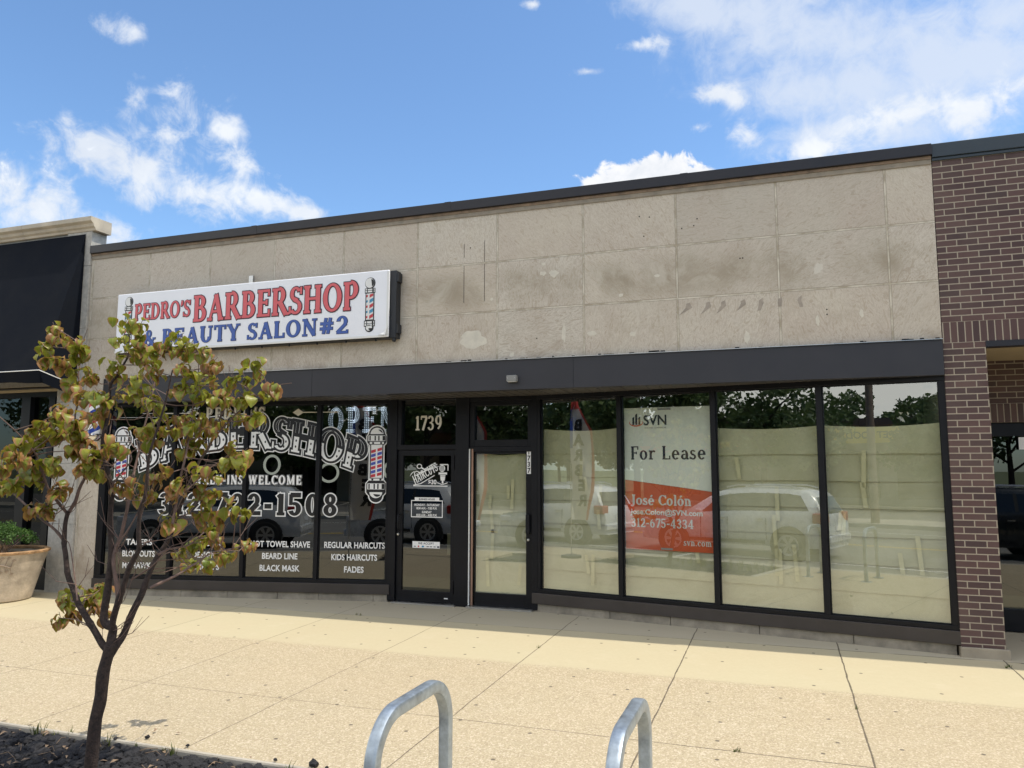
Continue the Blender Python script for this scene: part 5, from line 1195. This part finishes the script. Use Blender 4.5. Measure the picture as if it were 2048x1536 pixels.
limb('branch', [(215, 1300), (205, 1288), (190, 1264), (174, 1236), (157, 1207), (146, 1179), (136, 1151), (131, 1109), (128, 1086), (131, 1048), (137, 1022)], .022, .013, 0, .12)
limb('branch', [(137, 1025), (150, 1004), (160, 975), (168, 958), (177, 930), (168, 900), (157, 870), (150, 830), (160, 790), (158, 750), (160, 715), (158, 680)], .012, .003, .12, .55)
limb('branch', [(133, 1025), (113, 1001), (96, 975), (87, 950), (78, 925), (70, 905), (48, 879), (25, 856), (0, 834), (-20, 815)], .010, .002, .12, -.3)
limb('branch', [(129, 1084), (110, 1060), (69, 1026), (47, 1006), (20, 981), (0, 968), (-30, 935)], .010, .003, .10, .40)
limb('branch', [(300, 1176), (330, 1162), (361, 1146), (382, 1132), (396, 1123), (425, 1105), (450, 1100), (488, 1092)], .009, .003, -.03, .38)
limb('branch', [(317, 1109), (338, 1098), (372, 1092), (392, 1080), (412, 1060)], .008, .003, -.05, .50)
limb('branch', [(262, 1160), (300, 1135), (330, 1105), (345, 1090)], .006, .002, .0, .1)
limb('branch', [(240, 1082), (262, 1050), (285, 1010), (302, 995), (330, 950), (350, 920)], .006, .002, .05, .25)
limb('branch', [(345, 1048), (352, 1010), (360, 960), (372, 905), (378, 865), (385, 820), (392, 770), (398, 730), (392, 690)], .009, .002, -.05, .25)
limb('branch', [(372, 984), (410, 945), (450, 915), (475, 895)], .006, .002, .2, .7)
limb('branch', [(420, 888), (452, 850), (485, 815), (520, 788), (548, 772), (583, 766)], .006, .002, .3, -.1)
limb('branch', [(222, 976), (240, 950), (262, 922), (262, 905), (290, 890), (318, 865), (352, 850)], .006, .002, .1, .3)
limb('branch', [(279, 1020), (262, 985), (245, 955), (228, 935), (215, 925)], .006, .002, .05, -.1)
limb('branch', [(155, 1201), (152, 1175), (148, 1140), (142, 1105), (137, 1085)], .006, .002, -.1, .05)
rg = random.Random(77)
CL = '''110,655,22 135,680,26 90,692,20 150,702,26 105,716,22 165,697,18 128,727,24 150,746,26 185,757,24 140,772,24 198,786,24 165,792,20
255,645,26 280,652,24 245,676,26 280,687,24 250,706,20 275,712,18 226,730,20 233,745,15 260,770,28 285,777,26 236,792,20 270,797,22 300,802,24 318,816,22 214,802,20 204,822,22 180,836,20 125,822,24 142,840,22 115,832,16
310,702,22 332,696,18 358,677,24 384,686,22 370,702,20 350,692,18 410,706,20 424,726,20 440,737,16 310,742,22 300,727,16 366,736,20 386,746,16 360,780,22 351,775,14
415,757,26 440,772,26 400,786,20 425,797,22 470,762,22 490,757,20 506,731,20 521,745,18 500,791,22 531,781,20 551,776,14 455,801,22 480,802,18 470,831,24 500,836,20 521,831,14 440,841,22 401,831,18 385,846,22 360,841,20 345,861,22 420,861,20
300,851,22 310,881,22 281,861,20 224,881,24 240,896,20 200,906,16 90,856,24 75,871,20 110,861,18 145,866,20 160,871,16 40,901,26 46,881,22 31,916,22 61,881,18 146,901,20 170,881,14 185,911,12 185,931,18 165,936,14 195,946,14 75,931,24 100,926,22 60,946,20 110,936,18 70,956,16 121,976,18 118,987,16 4,936,16 20,966,16 4,971,14 92,1011,20 75,1016,16 95,1021,12
240,976,20 265,971,16 300,986,18 285,991,14 330,941,24 310,951,20 365,961,26 386,976,22 350,986,18 400,941,22 430,946,18 470,901,24 490,911,18 480,931,22 450,926,20 380,881,22 395,896,24 370,901,18 405,1001,20 420,986,18 340,1031,20 331,1046,14 400,1031,18 430,1051,20 415,1021,16 460,1011,16 480,1026,16 445,1031,16 410,1076,20 430,1086,16 370,1096,20 356,1106,14 390,1091,16 440,1106,16 456,1111,14 490,1091,18 415,1126,12 381,1126,10
140,1191,20 125,1201,16 165,1191,18 190,1186,18 205,1176,14 195,1211,14 205,1226,10 121,1236,16 145,1226,12 180,1206,14'''.split()
LP = [(0, 0, 0)]
def leaf(mb, base, d, up, L, rnd, droop, curl):
    "an ovate leaf folded along its midrib and drooping"
    d = d.normalized(); side = d.cross(up).normalized(); up = side.cross(d).normalized(); n = 6
    prof = (.05, .38, .53, .53, .40, .20, .0); p = Vector(base); dd = Vector(d); rows = []
    for i in range(n+1):
        w = prof[i]*L*.74; nrm = side.cross(dd).normalized(); fold = .10+.28*curl
        rows.append((p+side*w+nrm*w*fold+nrm*L*.05*math.sin(i*2.3+rnd[1]*6), p, p-side*w+nrm*w*fold+nrm*L*.05*math.sin(i*1.9+rnd[0]*6)))
        p = p+dd*(L/n); dd = (dd+Vector((0, 0, -1))*droop*.35-nrm*curl*.22).normalized()
    b = len(mb.v)
    for i, r_ in enumerate(rows):
        t = i/n
        for k, q in enumerate(r_): mb.v.append(tuple(q)); mb.uv.append(((1 if k == 0 else -1 if k == 2 else 0)*(.55+.45*(prof[i] > .1)), t)); mb.col.append(rnd)
    for i in range(n):
        a = b+3*i; mb.f.append((a, a+1, a+4, a+3)); mb.f.append((a+1, a+2, a+5, a+4))
lm = MB(); lm.uv = []; lm.col = []; tw = MB(); SUNV = SUN_DIR
for c in CL:
    u, v, r = map(float, c.split(',')); back = .55 if v > 1055 and u > 350 else .45 if v > 1170 else .3 if v > 960 and u > 380 else 0
    near = min(limbs, key=lambda q: (q-tp(u, v)).length); off = max(-.6, min(.9, (near-CAM).dot(_f)-TD*.885+rg.uniform(-.16, .16)+back))
    ce = tp(u, v, off); near = min(limbs, key=lambda q: (q-ce).length+(.25 if q.z > ce.z+.03 else 0)); rad = r/1534*5.1
    if (near-ce).length < 1.1:
        md = near.lerp(ce, .5)+Vector((rg.uniform(-.03, .03), rg.uniform(-.03, .03), rg.uniform(-.03, .02))); tw.tube([near, md, ce, ce+Vector((rg.uniform(-.03, .03), rg.uniform(-.03, .03), .04))], [.0042, .0034, .0026, .0015], 6)
    brown = .10+rg.random()**1.4*(1.0 if u < 230 else .8)
    for k in range(rg.randint(7, 9)+(3 if u < 215 else 0)):
        d = Vector((rg.gauss(0, 1), rg.gauss(0, 1), rg.gauss(-.05, .6))).normalized(); p = ce+Vector((rg.gauss(0, 1), rg.gauss(0, 1), rg.gauss(0, 1)))*rad*.33
        leaf(lm, p, d, Vector((rg.uniform(-.4, .4), rg.uniform(-.4, .4), 1)), rg.uniform(.056, .102), (rg.random(), min(1, max(0, brown+rg.uniform(-.3, .35))), rg.random()), rg.uniform(.5, 2.2), rg.uniform(.1, 1.9))
# bare twigs reaching past the leaves
for k in range(110):
    q = limbs[rg.randrange(30, len(limbs))]; a = rg.uniform(0, 6.28); L_ = rg.uniform(.10, .34); d = Vector((math.cos(a)*.8, math.sin(a)*.5, rg.uniform(.0, 1.0))).normalized()
    p1 = q+d*L_*.5+Vector((0, 0, -.01)); p2 = q+(d+Vector((rg.uniform(-.2, .2), 0, .25))).normalized()*L_; tw.tube([q, p1, p2], [.003, .0022, .0013], 5)
    if L_ > .2: tw.tube([p1, p1+(d+Vector((rg.uniform(-.8, .8), rg.uniform(-.5, .5), .2))).normalized()*L_*.45], [.0018, .0011], 5)
tw.build('twigs', M['twig'], tr, smooth=True)
lo = lm.build('leaves', M['leaf'], tr)
for pl in lo.data.polygons: pl.use_smooth = True

# ================================================================== BEHIND THE CAMERA: what the panes mirror
def car(name, label, body, x, yaw, y=-10.27, hatch=True):
    "parked SUV, nose towards -x; x is its middle"
    L2, W2_ = 2.42, .93
    top = [(-2.42, .62), (-2.40, .80), (-2.30, .93), (-1.25, 1.07), (-1.05, 1.12), (-.35, 1.58), (.0, 1.67), (.6, 1.72), (1.5, 1.70), (1.98, 1.62), (2.12, 1.50), (2.33, 1.08), (2.42, .90), (2.44, .62)]
    def tz(q):
        for (a, za), (c, zc) in zip(top, top[1:]):
            if a <= q <= c: return za+(zc-za)*(q-a)/(c-a)
        return .6
    def sect(q):
        zt = tz(q); zb = min(1.06+.03*q, zt-.012); w = W2_*(1-.13*max(0, (abs(q)-1.6)/.84)**2); g = max(0, zt-zb); ww = w-.30*min(1, g/.6)
        return [(w*.90, .30), (w*.97, .42), (w, .66), (w*.985, .86), (w*.95, zb), (w*.95+(ww-w*.95)*.86, zb+g*.86), (ww-.05, zt), (0, zt+.012)]
    t = thing(name, label, 'car', (0, 0, 0), 'cars parked along the kerb behind the viewer')
    qs = [-2.42, -2.40, -2.3, -2.1, -1.8, -1.5, -1.25, -1.05, -.85, -.6, -.35, -.17, 0, .3, .6, 1.0, 1.5, 1.75, 1.98, 2.12, 2.22, 2.33, 2.42, 2.44]
    mb = MB(); rows = []
    for q in qs:
        s = sect(q); pr_ = [(q, y_, z_) for y_, z_ in s]+[(q, -y_, z_) for y_, z_ in reversed(s[:-1])]; rows.append(len(mb.v)); mb.v += pr_; k = len(pr_)
    for i in range(len(qs)-1):
        for j in range(k-1): mb.f.append((rows[i]+j, rows[i+1]+j, rows[i+1]+j+1, rows[i]+j+1))
    mb.f.append(tuple(rows[0]+j for j in range(k))); mb.f.append(tuple(rows[-1]+j for j in reversed(range(k))))
    for i in range(len(qs)-1): mb.f.append((rows[i], rows[i]+k-1, rows[i+1]+k-1, rows[i+1]))
    bd = mb.build('body', body, t, smooth=True, local=True)
    def surf(q, f, o=.006):  # point on the glasshouse side
        s = sect(q); (y0_, z0_), (y1_, z1_) = s[4], s[5]; return (q, y0_+(y1_-y0_)*f+o, z0_+(z1_-z0_)*f)
    for sd in (1, -1):
        for (q0, q1, c0, c1) in ((-.70, -.02, -.28, -.02), (.06, .98, .06, .98), (1.06, 2.02, 1.06, 1.80)):
            g = MB(); lo = [surf(q0+(q1-q0)*i/5, .12) for i in range(6)]; hi = [surf(c0+(c1-c0)*i/5, .90) for i in range(6)]
            for i in range(5): g.quad(*[(p[0], p[1]*sd, p[2]) for p in (lo[i], lo[i+1], hi[i+1], hi[i])])
            g.build('side_window', M['car_glass'], t, local=True)
        g = MB()
        for q0, q1 in ((-.02, .06), (.98, 1.06)): g.quad(*[(p[0], p[1]*sd, p[2]) for p in (surf(q0, .1, .004), surf(q1, .1, .004), surf(q1, .92, .004), surf(q0, .92, .004))])
        g.build('pillar_trim', M['car_trim'], t, local=True)
        g = MB(); g.tube([(-.1, .60*sd, 1.70), (.2, .61*sd, 1.76), (1.5, .60*sd, 1.755), (1.8, .59*sd, 1.69)], .018, 6); g.build('roof_rail', M['rim'], t, smooth=True, local=True)
        g = MB(); g.box(-.78, -.62, min(.93*sd, 1.08*sd), max(.93*sd, 1.08*sd), 1.02, 1.15); g.build('mirror', body, t, bevel=.03, local=True)
        g = MB(); g.box(-1.0, .98, min(.925*sd, .945*sd), max(.925*sd, .945*sd), .35, .43); g.build('sill_trim', M['car_trim'], t, local=True)
        for q in (-.05, .95): g = MB(); g.box(q-.16, q, min(.915*sd, .945*sd), max(.915*sd, .945*sd), .93, .96); g.build('door_handle', M['rim'], t, local=True)
        g = MB()
        for q in (-.70, .02, 1.02): g.box(q-.004, q+.004, min(.91*sd, .932*sd), max(.91*sd, .932*sd), .45, .98)
        g.build('door_gap', M['car_trim'], t, local=True)
        for nm, q, z0_, z1_, m_ in (('tail_lamp', 2.26, .88, 1.12, M['tail']), ('head_lamp', -2.22, .72, .88, M['headlamp'])):
            g = MB(); s = 1 if q > 0 else -1; g.box(q-.16, q+.16, min(.60*sd, .885*sd), max(.60*sd, .885*sd), z0_, z1_); g.build(nm, m_, t, bevel=.03, local=True)
        for q in (-1.47, 1.55):
            c = (q, .80*sd, .36); g = MB(); pf = [(.39, .0), (.43, .02), (.44, .15), (.40, .17)]
            g.lathe([(.445, -.02), (.445, .138), (.40, .148), (.0005, .148)] if sd > 0 else [(.445, .02), (.445, -.138), (.40, -.148), (.0005, -.148)], 32, c, 'Y', False); g.build('wheel_arch', M['car_trim'], t, smooth=True, local=True)
            wq = MB(); wq.lathe([(.22, .10*sd), (.24, .160*sd), (.33, .168*sd), (.36, .13*sd), (.36, -.08*sd)], 32, c, 'Y', False); ty = wq.build('tyre', M['tyre'], t, smooth=True, local=True)
            rm = MB(); rm.lathe([(.0005, .155*sd), (.05, .160*sd), (.055, .150*sd)], 20, c, 'Y', False); rm.lathe([(.20, .152*sd), (.245, .164*sd), (.25, .12*sd)], 32, c, 'Y', False)
            for k_ in range(6):
                a = k_*math.pi/3; d_ = Vector((math.cos(a), math.sin(a))); n_ = Vector((-d_.y, d_.x)); yy = c[1]+.158*sd
                P4 = [d_*.04+n_*.025, d_*.04-n_*.025, d_*.23-n_*.05, d_*.23+n_*.05]; rm.poly([(c[0]+p.x, yy, c[2]+p.y) for p in P4])
            rm.build('rim', M['rim'], ty, smooth=False, local=True)
    g = MB()
    for (qa, qb) in ((-1.02, -.38),):
        a, c = sect(qa), sect(qb); g.quad((qa, a[4][0]-.10, tz(qa)+.012), (qb, c[6][0]-.03, tz(qb)+.010), (qb, -c[6][0]+.03, tz(qb)+.010), (qa, -a[4][0]+.10, tz(qa)+.012))
    g.build('windscreen', M['car_glass'], t, local=True)
    g = MB(); g.quad((2.132, .62, 1.49), (2.335, .72, 1.10), (2.335, -.72, 1.10), (2.132, -.62, 1.49)); g.build('rear_window', M['car_glass'], t, local=True)
    g = MB(); g.box(2.30, 2.50, -.80, .80, .42, .60); g.box(-2.50, -2.30, -.78, .78, .32, .50); g.build('bumper', M['car_trim'] if name == 'x' else body, t, bevel=.04, local=True)
    g = MB(); g.box(2.435, 2.452, -.26, .26, .70, .82); g.build('number_plate', M['white'], t, local=True)
    t.location = (x, y, -.29); t.rotation_euler = (0, 0, yaw); return t
car('parked_car', 'silver SUV mirrored in the panes right of the for lease poster', M['silver'], -5.0, 0)
car('parked_car', 'white SUV mirrored in the pane left of the for lease poster', M['white_car'], -11.1, 0)
car('parked_car', 'charcoal SUV mirrored in the first barbershop pane behind the young tree', M['dark_car'], -17.2, 0)
car('parked_car', 'charcoal SUV mirrored at the far right edge of the last papered pane', M['dark_car'], 4.3, 0)

# feather flag on the pavement
ff = thing('feather_flag', 'tall white feather flag with a barber lettering, seen mirrored in the panes', 'flag', (-6.4, -5.0, gz(-5)))
FX, FY = -6.4, -5.0
mb = MB(); mb.tube([(FX-.30, FY, 0.0), (FX-.30, FY, 1.4), (FX-.29, FY, 2.6), (FX-.25, FY, 3.15), (FX-.10, FY, 3.42), (FX+.14, FY, 3.42)], .012, 6); mb.build('pole', M['alu'], ff, smooth=True)
def fedge(z): return FX-.29+.60*(1 if z < 2.7 else max(.35, 1-(z-2.7)/.9))-.22*max(0, (1.4-z))/1.0
mb = MB(); n = 30
for j in range(n+1):
    z = .75+2.62*j/n
    for i in range(9): x0 = FX-.285; x = x0+(fedge(z)-x0)*i/8; mb.v.append((x, FY+.035*math.sin(z*3+i*.7), z))
for j in range(n):
    for i in range(8): p = j*9+i; mb.f.append((p, p+1, p+10, p+9)); mb.mi.append(2 if i == 7 or j > n-3 else (1 if i == 0 and j > 17 else 0))
mb.build('cloth', [M['flag_white'], M['flag_blue'], M['flag_red']], ff, smooth=True)
mb = MB(); pf_ = lambda u, v, l: (FX+u, FY+.06+l, v)
for k, c in enumerate('BARBER'): sans(mb, c, .03-(.02*k if k > 3 else 0), 2.72-k*.33, .24, lambda u, v, l: (FX-u, FY+.075+l, v), .0, .05, 'CENTER', 1.1)
mb.build('flag_lettering', M['black'], ff)
mb = MB(); mb.lathe([(.22, 0), (.22, .05), (.05, .08)], 20, (FX-.30, FY, gz(FY))); mb.build('base', M['car_trim'], ff)

# utility pole
up = thing('utility_pole', 'wooden utility pole across the street, mirrored in the last papered pane', 'pole', (-4.75, -22, -.14))
mb = MB(); mb.tube([(-4.75, -22, -.14), (-4.72, -22, 10.5)], [.16, .12], 14); mb.build('shaft', M['pole_wood'], up, smooth=True)
mb = MB(); mb.box(-5.9, -3.6, -22.2, -22.1, 9.6, 9.72); mb.build('crossarm', M['pole_wood'], up)
mb = MB()
for dy in (-.9, .1, .9): mb.tube([(-60+k*4, -22+dy*.3, 9.75-.9*math.sin(math.pi*((k*4) % 40)/40)) for k in range(31)], .012, 4)
mb.tube([(-60+k*4, -22, 6.6-.5*math.sin(math.pi*((k*4) % 40)/40)) for k in range(31)], .02, 4); mb.build('wire', M['frame'], up)

# strip of shops across the street
st = thing('shop_building', 'low tan shop across the street with a yellow sign board, seen mirrored', 'building', (-10, -42, -.2))
mb = MB(); mb.box(-24, 4, -54, -38.5, -.2, 4.3); mb.build('wall', M['stucco'], st)
mb = MB(); mb.box(-24.2, 4.2, -54, -37.3, 4.301, 4.75); mb.build('roof', M['roof_brown'], st)
mb = MB(); mb.box(-13.4, -3.9, -37.28, -37.2, 3.35, 4.25); sb = mb.build('sign_board', M['yellow_sign'], st)
mb = MB(); sans(mb, 'DISCOUNT PET FOOD & SUPPLIES', -8.65, 3.62, .40, lambda u, v, l: (-8.65-(u+8.65), -37.19+l, v), 0, .02, 'CENTER', .98); mb.build('sign_lettering', M['sign_dark'], sb)
for k in range(7):
    x = -22.5+k*3.7; mb = MB(); mb.quad((x+2.8, -38.46, .2), (x, -38.46, .2), (x, -38.46, 2.9), (x+2.8, -38.46, 2.9)); mb.build('shop_window', M['car_glass'], st)
mb = MB(); mb.box(-23.5, -15, -38.48, -37.2, 3.0, 3.4); mb.build('orange_canopy', mat('orange_canvas', (.6, .12, .05), .8), st)

# street trees across the road
def big_tree(h, r, seed, name='street_tree'):
    rg = random.Random(seed); t = thing(name, 'x', 'tree', (0, 0, 0), 'trees across the street')
    mb = MB(); mb.tube([(0, 0, 0), (.05, .03, h*.25), (-.05, 0, h*.5), (0, .05, h*.75)], [.22, .17, .11, .04], 10)
    for k in range(7): a = k*2.4; z = h*(.25+.06*k); mb.tube([(0, 0, z), (math.cos(a)*r*.45, math.sin(a)*r*.45, z+h*.14), (math.cos(a)*r*.8, math.sin(a)*r*.8, z+h*.2)], [.08, .05, .02], 7)
    mb.build('trunk', M['bark'], t, smooth=True, local=True)
    mb = MB(); mb.col = []
    for k in range(46):
        a = rg.uniform(0, 6.28); q = r*rg.random()**.5; z = h*(.34+.60*rg.random()); s = math.sqrt(max(.05, 1-((z/h-.62)/.42)**2))
        leafcloud(mb, (math.cos(a)*q*s, math.sin(a)*q*s, z), r*.32*rg.uniform(.7, 1.2), 150, .36, rg, .4, .75)
    mb.build('crown', M['tree_leaf'], t, local=True); return t
protos = [big_tree(9.5, 4.0, 1), big_tree(7.2, 3.4, 2), big_tree(8.4, 4.6, 3)]
spots = [(-19, -29, 0, 1.05), (-13.2, -33, 2, .95), (-25, -31, 2, 1.1), (-31, -58, 1, 1.0), (-37, -57, 1, 1.05), (-24, -58, 1, 1.1), (-44, -56, 0, .9), (-32, -30, 0, 1.0), (-9.6, -57, 1, 1.05), (-4.2, -33.5, 1, .78), (.5, -34, 1, .72), (5.5, -33, 2, .8), (-17, -57, 2, 1.0), (-51, -50, 2, 1.2), (-40, -33, 2, 1.0), (11, -33, 0, .8), (18, -36, 2, 1.0), (27, -38, 0, 1.0), (38, -40, 2, 1.2), (-62, -45, 0, 1.2)]
TL = ['tall full street tree', 'low rounded tree', 'broad spreading tree']; used = set()
for i, (x, y, k, s) in enumerate(spots):
    o = protos[k] if k not in used else copy_tree(protos[k]); used.add(k)
    o.location = (x, y, -.2); o.scale = (s, s, s); o.rotation_euler = (0, 0, i*1.3); o['label'] = TL[k]+' across the street, seen only mirrored in the shop glass'
